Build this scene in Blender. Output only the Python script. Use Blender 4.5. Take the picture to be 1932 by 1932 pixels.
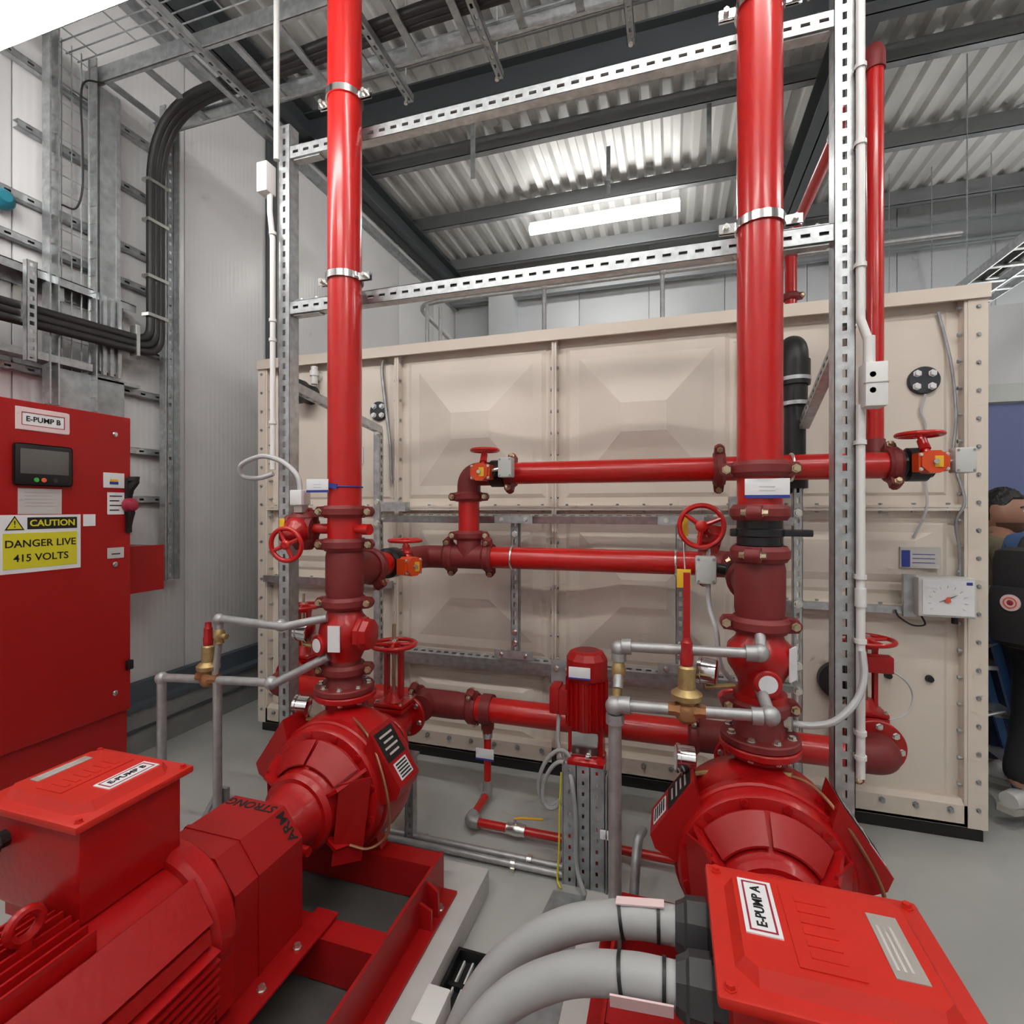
import bpy, bmesh, math, random
EXPOSURE, LAMP = 1.2, 20
from mathutils import Vector, Matrix
random.seed(7)
for o in list(bpy.data.objects): bpy.data.objects.remove(o)
SC = bpy.context.scene
COL = SC.collection
V = Vector
PI = math.pi
# ------------------------------------------------------------------ camera, world, exposure
cam_d = bpy.data.cameras.new('camera'); cam = bpy.data.objects.new('camera', cam_d); COL.objects.link(cam)
cam_d.sensor_width = 36.0; cam_d.lens = 36.0*970/1932; cam_d.clip_start = 0.02
cam_d.shift_y = -6/1932
cam.location = (0, 0, 1.56); cam.rotation_euler = (math.radians(90), 0, math.radians(17.2))
SC.camera = cam
w = bpy.data.worlds.new('room_air'); SC.world = w; w.use_nodes = True
w.node_tree.nodes['Background'].inputs[0].default_value = (0.9, 0.95, 1.0, 1)
w.node_tree.nodes['Background'].inputs[1].default_value = 0.05
SC.view_settings.view_transform = 'Standard'; SC.view_settings.look = 'None'
SC.view_settings.gamma = 1.0; SC.view_settings.use_curve_mapping = False
SC.view_settings.exposure = EXPOSURE
SC.cycles.max_bounces = 5; SC.cycles.diffuse_bounces = 3; SC.cycles.glossy_bounces = 2; SC.cycles.transmission_bounces = 2
SC.cycles.use_adaptive_sampling = True; SC.cycles.adaptive_threshold = 0.08; SC.cycles.adaptive_min_samples = 12; SC.cycles.use_denoising = True; SC.cycles.caustics_reflective = False; SC.cycles.caustics_refractive = False
# ------------------------------------------------------------------ materials
def mat(name, col, rough=0.5, metal=0.0, bump=0.0, scale=40.0, var=0.0, vscale=6.0, coat=0.0, emis=None, estr=0.0, alpha=None, spec=0.5):
    m = bpy.data.materials.new(name); m.use_nodes = True
    nt = m.node_tree; b = nt.nodes['Principled BSDF']
    b.inputs['Base Color'].default_value = (*col, 1); b.inputs['Roughness'].default_value = rough
    b.inputs['Metallic'].default_value = metal; b.inputs['Coat Weight'].default_value = coat
    b.inputs['Coat Roughness'].default_value = 0.12; b.inputs['Specular IOR Level'].default_value = spec
    if emis: b.inputs['Emission Color'].default_value = (*emis, 1); b.inputs['Emission Strength'].default_value = estr
    tc = None
    if bump or var:
        tc = nt.nodes.new('ShaderNodeTexCoord')
    if var:
        n = nt.nodes.new('ShaderNodeTexNoise'); n.inputs['Scale'].default_value = vscale; n.inputs['Detail'].default_value = 2
        nt.links.new(tc.outputs['Object'], n.inputs['Vector'])
        r = nt.nodes.new('ShaderNodeValToRGB')
        r.color_ramp.elements[0].position = 0.3; r.color_ramp.elements[1].position = 0.72
        r.color_ramp.elements[0].color = (*[c*(1-var) for c in col], 1)
        r.color_ramp.elements[1].color = (*[min(1, c*(1+var)) for c in col], 1)
        nt.links.new(n.outputs['Fac'], r.inputs['Fac']); nt.links.new(r.outputs['Color'], b.inputs['Base Color'])
    if bump:
        n2 = nt.nodes.new('ShaderNodeTexNoise'); n2.inputs['Scale'].default_value = scale; n2.inputs['Detail'].default_value = 1
        nt.links.new(tc.outputs['Object'], n2.inputs['Vector'])
        bp = nt.nodes.new('ShaderNodeBump'); bp.inputs['Strength'].default_value = bump; bp.inputs['Distance'].default_value = 0.01
        nt.links.new(n2.outputs['Fac'], bp.inputs['Height']); nt.links.new(bp.outputs['Normal'], b.inputs['Normal'])
    return m
M = {
 'red': mat('red_gloss_paint', (0.56, 0.010, 0.008), 0.28, coat=0.25),
 'redcast': mat('red_cast_paint', (0.44, 0.005, 0.006), 0.34, coat=0.15, bump=0.08, scale=60),
 'redsheet': mat('red_powder_coat', (0.38, 0.005, 0.006), 0.42),
 'lid': mat('red_lid_paint', (0.62, 0.022, 0.012), 0.42, var=0.06),
 'maroon': mat('maroon_primer', (0.21, 0.022, 0.022), 0.52, var=0.08),
 'orange': mat('orange_gearbox_paint', (0.72, 0.075, 0.012), 0.4),
 'galv': mat('galvanised_steel', (0.52, 0.54, 0.55), 0.38, 0.75, var=0.18, vscale=30),
 'galvd': mat('dull_galvanised_steel', (0.40, 0.42, 0.43), 0.5, 0.6, var=0.2, vscale=18),
 'galvp': mat('galvanised_pipe', (0.45, 0.45, 0.45), 0.45, 0.55, var=0.12, vscale=30),
 'zinc': mat('bright_zinc', (0.78, 0.77, 0.72), 0.25, 0.9),
 'yzinc': mat('passivated_zinc', (0.62, 0.52, 0.34), 0.32, 0.9),
 'brass': mat('brass', (0.50, 0.36, 0.16), 0.45, 0.7, var=0.15, vscale=40),
 'bronze': mat('bronze_casting', (0.42, 0.2, 0.09), 0.45, 0.7, bump=0.1, scale=120),
 'copper': mat('copper_tube', (0.42, 0.2, 0.11), 0.4, 0.8),
 'chrome': mat('chrome', (0.8, 0.8, 0.8), 0.16, 1.0),
 'beige': mat('cream_tank_panel', (0.80, 0.715, 0.625), 0.48, var=0.03, vscale=3),
 'beiged': mat('cream_flange', (0.76, 0.67, 0.575), 0.52),
 'wall': mat('white_wall_panel', (0.70, 0.70, 0.71), 0.35, var=0.02, vscale=2),
 'wallb': mat('back_wall_panel', (0.62, 0.64, 0.66), 0.4),
 'kerb': mat('grey_concrete_kerb', (0.26, 0.265, 0.26), 0.8, bump=0.2, scale=50, var=0.15),
 'skirt': mat('slate_blue_flashing', (0.085, 0.105, 0.13), 0.4),
 'infill': mat('dark_grey_infill', (0.075, 0.070, 0.064), 0.85, var=0.15, vscale=8),
 'plinth': mat('painted_concrete_plinth', (0.55, 0.54, 0.52), 0.6, bump=0.08, scale=40, var=0.08),
 'black': mat('black_plastic', (0.012, 0.012, 0.013), 0.4),
 'blackc': mat('black_cable', (0.02, 0.018, 0.018), 0.5),
 'epdm': mat('black_epoxy', (0.014, 0.014, 0.016), 0.35),
 'darkhole': mat('dark_rubber', (0.03, 0.035, 0.045), 0.5),
 'steel': mat('dark_grey_structural_steel', (0.075, 0.083, 0.090), 0.5),
 'purlin': mat('grey_purlin_steel', (0.33, 0.345, 0.355), 0.42, 0.3),
 'deck': mat('pale_roof_deck', (0.78, 0.78, 0.76), 0.4, 0.1, var=0.05, vscale=3),
 'white': mat('white_pvc', (0.80, 0.80, 0.78), 0.35),
 'offw': mat('grey_white_plastic', (0.60, 0.615, 0.59), 0.4),
 'cable': mat('grey_armoured_cable', (0.40, 0.405, 0.40), 0.5, var=0.06),
 'wcable': mat('pale_grey_cable', (0.55, 0.55, 0.56), 0.45),
 'gland': mat('dark_grey_nylon_gland', (0.035, 0.035, 0.037), 0.45),
 'paper': mat('white_label', (0.82, 0.82, 0.84), 0.5),
 'pinkp': mat('pale_pink_label', (0.80, 0.60, 0.60), 0.5),
 'greyp': mat('grey_paper_notice', (0.58, 0.55, 0.53), 0.6),
 'yellow': mat('warning_yellow', (0.72, 0.66, 0.03), 0.5),
 'ylw': mat('yellow_tag', (0.85, 0.50, 0.03), 0.5),
 'ink': mat('black_ink', (0.01, 0.01, 0.01), 0.6),
 'bluei': mat('blue_print', (0.03, 0.05, 0.30), 0.5),
 'redi': mat('red_print', (0.35, 0.02, 0.05), 0.5),
 'screen': mat('grey_display_glass', (0.13, 0.125, 0.12), 0.15),
 'green': mat('green_button', (0.05, 0.45, 0.06), 0.4), 'redb': mat('orange_red_button', (0.75, 0.12, 0.05), 0.4),
 'bluew': mat('blue_door_paint', (0.17, 0.20, 0.40), 0.5),
 'lad': mat('blue_fibreglass', (0.045, 0.13, 0.33), 0.4),
 'alu': mat('aluminium', (0.62, 0.63, 0.64), 0.35, 0.8),
 'plate': mat('grey_metal_nameplate', (0.50, 0.47, 0.43), 0.45, 0.4),
 'teal': mat('teal_plastic', (0.02, 0.22, 0.30), 0.4),
 'skin': mat('skin', (0.42, 0.22, 0.145), 0.5, var=0.06, vscale=12),
 'hair': mat('black_hair', (0.010, 0.009, 0.009), 0.5, bump=0.5, scale=90),
 'beard': mat('dark_beard', (0.13, 0.068, 0.047), 0.7, bump=0.4, scale=120),
 'khaki': mat('khaki_jacket', (0.22, 0.19, 0.125), 0.8, bump=0.15, scale=30),
 'denim': mat('dark_denim', (0.025, 0.04, 0.10), 0.85, bump=0.15, scale=60),
 'shirt': mat('blue_shirt', (0.06, 0.125, 0.28), 0.8, bump=0.15, scale=30),
 'btrou': mat('black_trousers', (0.010, 0.010, 0.012), 0.8),
 'bag': mat('black_backpack_cloth', (0.018, 0.018, 0.020), 0.6, bump=0.1, scale=80),
 'shoe': mat('off_white_trainer', (0.66, 0.65, 0.62), 0.5), 'sole': mat('trainer_sole', (0.45, 0.43, 0.38), 0.6),
 'lampd': mat('lit_diffuser_low_output', (0.9, 0.9, 0.9), 0.5, emis=(1.0, 0.985, 0.95), estr=LAMP*0.5),
 'lamp': mat('lit_diffuser', (0.9, 0.9, 0.9), 0.5, emis=(1.0, 0.985, 0.95), estr=LAMP),
}
def floor_mat():
    m = bpy.data.materials.new('grey_epoxy_floor'); m.use_nodes = True; nt = m.node_tree; b = nt.nodes['Principled BSDF']
    tc = nt.nodes.new('ShaderNodeTexCoord')
    n = nt.nodes.new('ShaderNodeTexNoise'); n.inputs['Scale'].default_value = 1.7; n.inputs['Detail'].default_value = 3
    r = nt.nodes.new('ShaderNodeValToRGB')
    r.color_ramp.elements[0].position = 0.35; r.color_ramp.elements[0].color = (0.43, 0.44, 0.42, 1)
    r.color_ramp.elements[1].position = 0.65; r.color_ramp.elements[1].color = (0.51, 0.51, 0.485, 1)
    nt.links.new(tc.outputs['Object'], n.inputs['Vector']); nt.links.new(n.outputs['Fac'], r.inputs['Fac'])
    # ochre stain patches
    n3 = nt.nodes.new('ShaderNodeTexNoise'); n3.inputs['Scale'].default_value = 0.9; n3.inputs['Detail'].default_value = 3
    r3 = nt.nodes.new('ShaderNodeValToRGB'); r3.color_ramp.elements[0].position = 0.58; r3.color_ramp.elements[1].position = 0.72
    r3.color_ramp.elements[0].color = (0, 0, 0, 1); r3.color_ramp.elements[1].color = (0.45, 0.45, 0.45, 1)
    nt.links.new(tc.outputs['Object'], n3.inputs['Vector']); nt.links.new(n3.outputs['Fac'], r3.inputs['Fac'])
    mx = nt.nodes.new('ShaderNodeMixRGB'); mx.inputs[2].default_value = (0.47, 0.39, 0.23, 1)
    nt.links.new(r3.outputs['Color'], mx.inputs[0]); nt.links.new(r.outputs['Color'], mx.inputs[1])
    nt.links.new(mx.outputs[0], b.inputs['Base Color'])
    b.inputs['Roughness'].default_value = 0.42
    n2 = nt.nodes.new('ShaderNodeTexNoise'); n2.inputs['Scale'].default_value = 25
    bp = nt.nodes.new('ShaderNodeBump'); bp.inputs['Strength'].default_value = 0.08
    nt.links.new(tc.outputs['Object'], n2.inputs['Vector']); nt.links.new(n2.outputs['Fac'], bp.inputs['Height']); nt.links.new(bp.outputs['Normal'], b.inputs['Normal'])
    return m
M['floor'] = floor_mat()
def ribbed(name, col, axis, freq, rough=0.35):
    m = mat(name, col, rough); nt = m.node_tree; b = nt.nodes['Principled BSDF']
    tc = nt.nodes.new('ShaderNodeTexCoord'); wv = nt.nodes.new('ShaderNodeTexWave')
    wv.wave_type = 'BANDS'; wv.bands_direction = axis; wv.inputs['Scale'].default_value = freq
    nt.links.new(tc.outputs['Object'], wv.inputs['Vector'])
    bp = nt.nodes.new('ShaderNodeBump'); bp.inputs['Strength'].default_value = 0.12; bp.inputs['Distance'].default_value = 0.004
    nt.links.new(wv.outputs['Fac'], bp.inputs['Height']); nt.links.new(bp.outputs['Normal'], b.inputs['Normal'])
    return m
M['ribwall'] = ribbed('ribbed_white_panel', (0.78, 0.775, 0.78), 'Y', 8.0, 0.3)
# ------------------------------------------------------------------ mesh builder
def basis(ax):
    ax = V(ax).normalized()
    t = V((0, 0, 1)) if abs(ax.z) < 0.9 else V((1, 0, 0))
    u = t.cross(ax).normalized(); return u, ax.cross(u).normalized(), ax
class MB:
    def __init__(s): s.v = []; s.f = []
    def add(s, vs, fs):
        n = len(s.v); s.v += [tuple(p) for p in vs]; s.f += [tuple(i+n for i in q) for q in fs]; return s
    def box(s, x0, x1, y0, y1, z0, z1):
        return s.add([(x0,y0,z0),(x1,y0,z0),(x1,y1,z0),(x0,y1,z0),(x0,y0,z1),(x1,y0,z1),(x1,y1,z1),(x0,y1,z1)],
                     [(0,3,2,1),(4,5,6,7),(0,1,5,4),(1,2,6,5),(2,3,7,6),(3,0,4,7)])
    def bbox(s, x0, x1, y0, y1, z0, z1, b=0.006):       # box with chamfered edges
        bm = bmesh.new(); bmesh.ops.create_cube(bm, size=1.0)
        for q in bm.verts: q.co = V((x0+(q.co.x+.5)*(x1-x0), y0+(q.co.y+.5)*(y1-y0), z0+(q.co.z+.5)*(z1-z0)))
        bmesh.ops.bevel(bm, geom=bm.edges[:], offset=b, segments=2, affect='EDGES', profile=0.6)
        bm.verts.index_update(); s.add([q.co.copy() for q in bm.verts], [[q.index for q in f.verts] for f in bm.faces]); bm.free(); return s
    def obox(s, c, u, v, w, a, b, d):                   # oriented box: centre, axes, full sizes
        c, u, v, w = V(c), V(u).normalized()*a/2, V(v).normalized()*b/2, V(w).normalized()*d/2
        return s.add([c+i*u+j*v+k*w for k in (-1,1) for i, j in ((-1,-1),(1,-1),(1,1),(-1,1))],
                     [(0,3,2,1),(4,5,6,7),(0,1,5,4),(1,2,6,5),(2,3,7,6),(3,0,4,7)])
    def prism(s, pts, vec):
        n = len(pts); vec = V(vec); a = [V(p) for p in pts]
        nrm = sum(((a[i]).cross(a[(i+1) % n]) for i in range(n)), V())
        if nrm.dot(vec) > 0: a = a[::-1]
        return s.add(a+[p+vec for p in a], [tuple(range(n)), tuple(range(2*n-1, n-1, -1))]+[(i, n+i, n+(i+1) % n, (i+1) % n) for i in range(n)])
    def lathe(s, o, ax, prof, n=28, a0=0.0):
        o = V(o); u, v, w = basis(ax); vs = []; fs = []
        for h, r in prof:
            for k in range(n):
                a = a0+2*PI*k/n; vs.append(o+w*h+(u*math.cos(a)+v*math.sin(a))*r)
        m = len(prof)
        for j in range(m-1):
            for k in range(n): fs.append((j*n+k, j*n+(k+1) % n, (j+1)*n+(k+1) % n, (j+1)*n+k))
        fs.append(tuple(range(n-1, -1, -1))); fs.append(tuple((m-1)*n+k for k in range(n)))
        return s.add(vs, fs)
    def cyl(s, p0, p1, r, r1=None, n=24):
        p0, p1 = V(p0), V(p1); return s.lathe(p0, p1-p0, [(0, r), ((p1-p0).length, r if r1 is None else r1)], n)
    def ring(s, o, ax, ri, ro, h, n=32):                # hollow collar
        o = V(o); u, v, w = basis(ax); vs = []; fs = []
        for r, z in ((ri, 0), (ro, 0), (ro, h), (ri, h)):
            for k in range(n):
                a = 2*PI*k/n; vs.append(o+w*z+(u*math.cos(a)+v*math.sin(a))*r)
        for j in range(4):
            for k in range(n): fs.append((j*n+k, j*n+(k+1) % n, ((j+1) % 4)*n+(k+1) % n, ((j+1) % 4)*n+k))
        return s.add(vs, fs)
    def torus(s, c, ax, R, r, n=36, m=10, a0=0.0, a1=None):
        c = V(c); u, v, w = basis(ax); vs = []; fs = []
        for k in range(n):
            a = 2*PI*k/n; d = u*math.cos(a)+v*math.sin(a)
            for j in range(m):
                b = 2*PI*j/m; vs.append(c+d*(R+r*math.cos(b))+w*r*math.sin(b))
        for k in range(n):
            for j in range(m): fs.append((k*m+j, ((k+1) % n)*m+j, ((k+1) % n)*m+(j+1) % m, k*m+(j+1) % m))
        return s.add(vs, fs)
    def sphere(s, c, r, n=20, m=12, sc=(1,1,1)):
        c = V(c); vs = [c+V((0,0,r*sc[2]))]; fs = []
        for j in range(1, m):
            t = PI*j/m
            for k in range(n):
                a = 2*PI*k/n; vs.append(c+V((r*sc[0]*math.sin(t)*math.cos(a), r*sc[1]*math.sin(t)*math.sin(a), r*sc[2]*math.cos(t))))
        vs.append(c-V((0,0,r*sc[2])))
        for k in range(n): fs.append((0, 1+k, 1+(k+1) % n)); fs.append((len(vs)-1, 1+(m-2)*n+(k+1) % n, 1+(m-2)*n+k))
        for j in range(m-2):
            for k in range(n): fs.append((1+j*n+k, 1+(j+1)*n+k, 1+(j+1)*n+(k+1) % n, 1+j*n+(k+1) % n))
        return s.add(vs, fs)
    def tube(s, pts, r, n=12):
        pts = [V(p) for p in pts]; m = len(pts); rs = r if isinstance(r, (list, tuple)) else [r]*m
        t0 = (pts[1]-pts[0]).normalized(); u, v, _ = basis(t0); vs = []; fs = []
        for i, p in enumerate(pts):
            t = (pts[min(i+1, m-1)]-pts[max(i-1, 0)]).normalized()
            u = (u-t*u.dot(t)).normalized(); v = t.cross(u)
            for k in range(n):
                a = 2*PI*k/n; vs.append(p+(u*math.cos(a)+v*math.sin(a))*rs[i])
        for i in range(m-1):
            for k in range(n): fs.append((i*n+k, i*n+(k+1) % n, (i+1)*n+(k+1) % n, (i+1)*n+k))
        fs.append(tuple(range(n-1, -1, -1))); fs.append(tuple((m-1)*n+k for k in range(n)))
        return s.add(vs, fs)
    def xf(s, fn): s.v = [tuple(fn(V(p))) for p in s.v]; return s
def fillet(pts, r, seg=8):
    pts = [V(p) for p in pts]; out = [pts[0]]
    for i in range(1, len(pts)-1):
        a, b, c = pts[i-1], pts[i], pts[i+1]; d1 = (a-b); d2 = (c-b)
        ang = d1.angle(d2); k = min(r/math.tan(ang/2), d1.length*.49, d2.length*.49)
        p0 = b+d1.normalized()*k; p1 = b+d2.normalized()*k
        for j in range(seg+1):
            t = j/seg; out.append((1-t)**2*p0+2*t*(1-t)*b+t*t*p1)
    out.append(pts[-1]); return out
def spline(pts, seg=8):
    pts = [V(p) for p in pts]; q = [2*pts[0]-pts[1]]+pts+[2*pts[-1]-pts[-2]]; out = []
    for i in range(1, len(q)-2):
        for j in range(seg):
            t = j/seg; a, b, c, d = q[i-1], q[i], q[i+1], q[i+2]
            out.append(0.5*((2*b)+(c-a)*t+(2*a-5*b+4*c-d)*t*t+(3*b-a-3*c+d)*t**3))
    out.append(pts[-1]); return out
# ------------------------------------------------------------------ objects
ORG = {}
def mesh_of(name, mb, m, org, smooth=True):
    me = bpy.data.meshes.new(name); me.from_pydata([tuple(V(p)-org) for p in mb.v], [], mb.f)
    me.materials.append(M[m]); me.update()
    if smooth:
        me.polygons.foreach_set('use_smooth', [True]*len(me.polygons)); me.set_sharp_from_angle(angle=math.radians(36))
    return me
def tag(o, label=None, cat=None, group=None, kind=None):
    if label: o['label'] = label
    if cat: o['category'] = cat
    if group: o['group'] = group
    if kind: o['kind'] = kind
    return o
def thing(name, label, cat, loc, group=None, kind=None):
    o = bpy.data.objects.new(name, None); COL.objects.link(o); o.location = loc; o.empty_display_size = 0.1
    ORG[o.name] = V(loc); return tag(o, label, cat, group, kind)
def P(name, mb, m, parent, label=None, smooth=True, kind=None):     # a part (or sub-part) in world coordinates
    org = ORG[parent.name]; o = bpy.data.objects.new(name, mesh_of(name, mb, m, org, smooth)); COL.objects.link(o)
    o.parent = parent; ORG[o.name] = org
    return tag(o, label, None, None, kind)
def T(name, mb, m, label, cat, group=None, kind=None, smooth=True): # a thing that is one mesh
    xs, ys, zs = zip(*mb.v); org = V(((min(xs)+max(xs))/2, (min(ys)+max(ys))/2, min(zs)))
    o = bpy.data.objects.new(name, mesh_of(name, mb, m, org, smooth)); COL.objects.link(o); o.location = org; ORG[o.name] = org
    return tag(o, label, cat, group, kind)
BM = {}
def rot_to(d): return V((0, 0, 1)).rotation_difference(V(d).normalized())
def bolt(parent, p, d, r=0.009, m='zinc', L=None, name='bolt', through=None):
    key = (r, m, L, through)
    if key not in BM:
        h = L or r*0.9; b = MB()
        if through: b.lathe((0,0,-through/2-r), (0,0,1), [(0, r*.55), (through+2*r, r*.55)], 6); b.lathe((0,0,-through/2-h), (0,0,1), [(0, r), (h, r)], 6); b.lathe((0,0,through/2), (0,0,1), [(0, r), (h, r)], 6)
        else: b.lathe((0,0,0), (0,0,1), [(0, r*1.35), (r*.25, r*1.35), (r*.25, r), (h+r*.25, r*.95)], 6)
        BM[key] = mesh_of(name, b, m, V(), smooth=False)
    o = bpy.data.objects.new(name, BM[key]); COL.objects.link(o); o.parent = parent
    o.location = V(p)-ORG[parent.name]; o.rotation_mode = 'QUATERNION'; o.rotation_quaternion = rot_to(d); return o
def bolt_circle(parent, c, ax, R, n, r=0.009, m='zinc', a0=0.2, L=None):
    u, v, w_ = basis(ax)
    for k in range(n):
        a = a0+2*PI*k/n; bolt(parent, V(c)+(u*math.cos(a)+v*math.sin(a))*R, ax, r, m, L)
def text(name, s, size, o, u, v, m, parent, ext=0.0006, label=None, bold=0.0, align='CENTER', shear=0):
    cu = bpy.data.curves.new(name, 'FONT'); cu.body = s; cu.size = size; cu.extrude = ext; cu.align_x = align; cu.align_y = 'CENTER'
    cu.offset = bold; cu.shear = shear; cu.resolution_u = 3
    t = bpy.data.objects.new(name, cu); COL.objects.link(t)
    dg = bpy.context.evaluated_depsgraph_get(); dg.update()
    me = bpy.data.meshes.new_from_object(t.evaluated_get(dg)); bpy.data.objects.remove(t)
    u, v = V(u).normalized(), V(v).normalized(); w_ = u.cross(v); o = V(o)-ORG[parent.name]
    for q in me.vertices: q.co = o+u*q.co.x+v*q.co.y+w_*(q.co.z)
    me.materials.clear(); me.materials.append(M[m])
    ob = bpy.data.objects.new(name, me); COL.objects.link(ob); ob.parent = parent; ORG[ob.name] = ORG[parent.name]
    return tag(ob, label)
def slotted(mb, p0, p1, n, w, d, pitch=0.05, sl=0.028, sw=0.013, t=0.0025, lip=0.0):
    """channel from p0 to p1: slotted web facing n, two flanges behind it"""
    p0, p1, n = V(p0), V(p1), V(n).normalized(); ax = p1-p0; L = ax.length; ax.normalize(); s = ax.cross(n)
    k = max(1, round(L/pitch)); q = L/k
    for i in range(k):
        c = p0+ax*(q*(i+.5)); vs = []
        for back in (0, 1):
            for a, b in ((q/2, w/2), (sl/2, sw/2)):
                for i1, j1 in ((-1,-1),(1,-1),(1,1),(-1,1)): vs.append(c+ax*a*i1+s*b*j1-n*t*back)
        fs = []
        for e in range(4):
            f = (e+1) % 4
            fs += [(e, f, 4+f, 4+e), (8+f, 8+e, 12+e, 12+f), (4+e, 4+f, 12+f, 12+e)]
        mb.add(vs, fs)
    for sg in (-1, 1):
        c = (p0+p1)/2+s*sg*(w/2-t/2)-n*(d/2); mb.obox(c, ax, s, n, L, t, d)
        if lip: mb.obox((p0+p1)/2+s*sg*(w/2-lip/2)-n*d, ax, s, n, L, lip, t)
    return mb
def wheel(name, c, ax, R, r, parent, m='red', spokes=4, hub=0.25, a0=0.4, dish=0.0):
    b = MB(); b.torus(c, ax, R, r, 36, 10); u, v, w_ = basis(ax); c = V(c)
    b.lathe(c-w_*r*1.4-w_*dish, ax, [(0, R*hub*.8), (r*.8, R*hub), (r*2.4, R*hub), (r*3, R*hub*.6)], 16)
    for k in range(spokes):
        a = a0+2*PI*k/spokes; d = u*math.cos(a)+v*math.sin(a); b.tube([c+d*R*hub*.5-w_*dish, c+d*R], [r*1.0, r*.8], 8)
    return P(name, b, m, parent)
def coupling(parent, c, ax, R, ear, m='maroon', wd=0.052, bm='yzinc', name='coupling'):
    """grooved pipe coupling: two-piece housing with bolt ears"""
    c, ax, ear = V(c), V(ax).normalized(), V(ear).normalized(); b = MB(); h = wd/2
    b.lathe(c-ax*h, ax, [(0, R*1.02), (0, R+.012), (.010, R+.018), (.014, R+.022), (wd-.014, R+.022), (wd-.010, R+.018), (wd, R+.012), (wd, R*1.02)], 32)
    t = ax.cross(ear)
    for sg in (-1, 1):
        e = c+ear*sg*(R+.030)
        b.prism([e-ear*sg*.035-ax*h*.95+t*.026*0, e+ear*sg*.012-ax*h*.8, e+ear*sg*.022-ax*h*.25, e+ear*sg*.022+ax*h*.25, e+ear*sg*.012+ax*h*.8, e-ear*sg*.035+ax*h*.95][::1], t*.022)
        b.prism([p for p in [e-ear*sg*.035-ax*h*.95, e+ear*sg*.012-ax*h*.8, e+ear*sg*.022-ax*h*.25, e+ear*sg*.022+ax*h*.25, e+ear*sg*.012+ax*h*.8, e-ear*sg*.035+ax*h*.95]], -t*.022)
    o = P(name, b, m, parent)
    for sg in (-1, 1):
        e = c+ear*sg*(R+.034)
        bolt(o, e-t*.023, -t, .011, bm, .014); bolt(o, e+t*.023, t, .011, bm, .014)
    return o
def flange(parent, c, ax, R, th, m='maroon', nb=8, br=.011, name='flange', both=True, a0=0.2, bm='zinc', rb=None):
    c, ax = V(c), V(ax).normalized(); b = MB(); b.lathe(c, ax, [(0, R-.004), (.004, R), (th-.004, R), (th, R-.004)], 40)
    o = P(name, b, m, parent)
    if nb:
        bolt_circle(o, c+ax*th, ax, rb or R*.80, nb, br, bm, a0)
        if both: bolt_circle(o, c, -ax, rb or R*.80, nb, br, bm, -a0)
    return o
# ================================================================== the setting
XL, XR, YN, YB, ZR = -3.30, 6.0, -3.2, 7.6, 5.34
def struct(name, mb, m, smooth=False, label=None):
    o = T(name, mb, m, label, None, None, 'structure', smooth); return o
struct('floor', MB().box(XL-.2, XR, YN, YB, -.12, 0), 'floor', label='pale grey painted concrete floor with faint stains')
wl = struct('wall_left', MB().box(XL-.16, XL-.03, YN, YB, 0, ZR+.1), 'wall', label='white insulated panel wall behind the cable trays')
y = YN
while y < YB-.05:
    P('wall_panel', MB().bbox(XL-.031, XL, y+.004, min(y+1.0, YB)-.004, .44, ZR-.02, .003), 'ribwall', wl); y += 1.0
P('cover_strip', MB().box(XL, XL+.02, 3.56, 3.68, .44, 5.0), 'steel', wl)
kl = struct('baseboard_left', MB().box(XL-.02, XL+.06, YN, YB, 0, .29), 'kerb', label='grey concrete upstand at the foot of the left wall')
P('flashing', MB().prism([(XL-.02, YN, .285), (XL+.085, YN, .285), (XL+.085, YN, .31), (XL+.05, YN, .33), (XL+.04, YN, .44), (XL-.02, YN, .45)], (0, YB-YN, 0)), 'skirt', kl, smooth=False)
P('seal_strip', MB().box(XL+.06, XL+.075, YN, YB, .15, .165), 'steel', kl)
wb = struct('wall_back', MB().box(XL-.16, XR, YB, YB+.15, 0, ZR+.1), 'wallb', label='pale back wall above the tank')
x = XL
while x < XR-.05:
    P('wall_panel', MB().bbox(x+.004, min(x+1.0, XR)-.004, YB-.03, YB, .1, ZR-.02, .003), 'wallb', wb); x += 1.0
struct('wall_right', MB().box(XR, XR+.15, YN, YB, 0, ZR+.1), 'wall')
struct('wall_front', MB().box(XL-.16, XR, YN-.15, YN, 0, ZR+.1), 'wall')
# corrugated roof deck, ribs along Y
b = MB(); prof = []; x = XL-.1; pit = .20
while x < XR:
    prof += [(x, ZR), (x+.07, ZR), (x+.095, ZR+.055), (x+.165, ZR+.055)]; x += .19
vs = []; fs = []
for i, (px_, pz) in enumerate(prof): vs += [(px_, YN, pz), (px_, YB, pz), (px_, YN, pz+.01), (px_, YB, pz+.01)]
for i in range(len(prof)-1): fs += [(4*i, 4*i+1, 4*i+5, 4*i+4), (4*i+2, 4*i+6, 4*i+7, 4*i+3)]
b.add(vs, fs); ce = struct('ceiling', b, 'deck', label='pale corrugated steel roof deck')
for yy in (7.2, 6.05, 4.9, 3.75, 2.6, 1.45, .3, -.85, -2.0):
    pb = MB()
    pb.box(XL, XR, yy-.003, yy+.003, ZR-.20, ZR); pb.box(XL, XR, yy-.07, yy, ZR-.2, ZR-.194); pb.box(XL, XR, yy, yy+.07, ZR-.006, ZR)
    pb.box(XL, XR, yy-.07, yy-.064, ZR-.2, ZR-.175); pb.box(XL, XR, yy+.064, yy+.07, ZR-.025, ZR)
    P('purlin', pb, 'purlin', ce, smooth=False)
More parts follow.
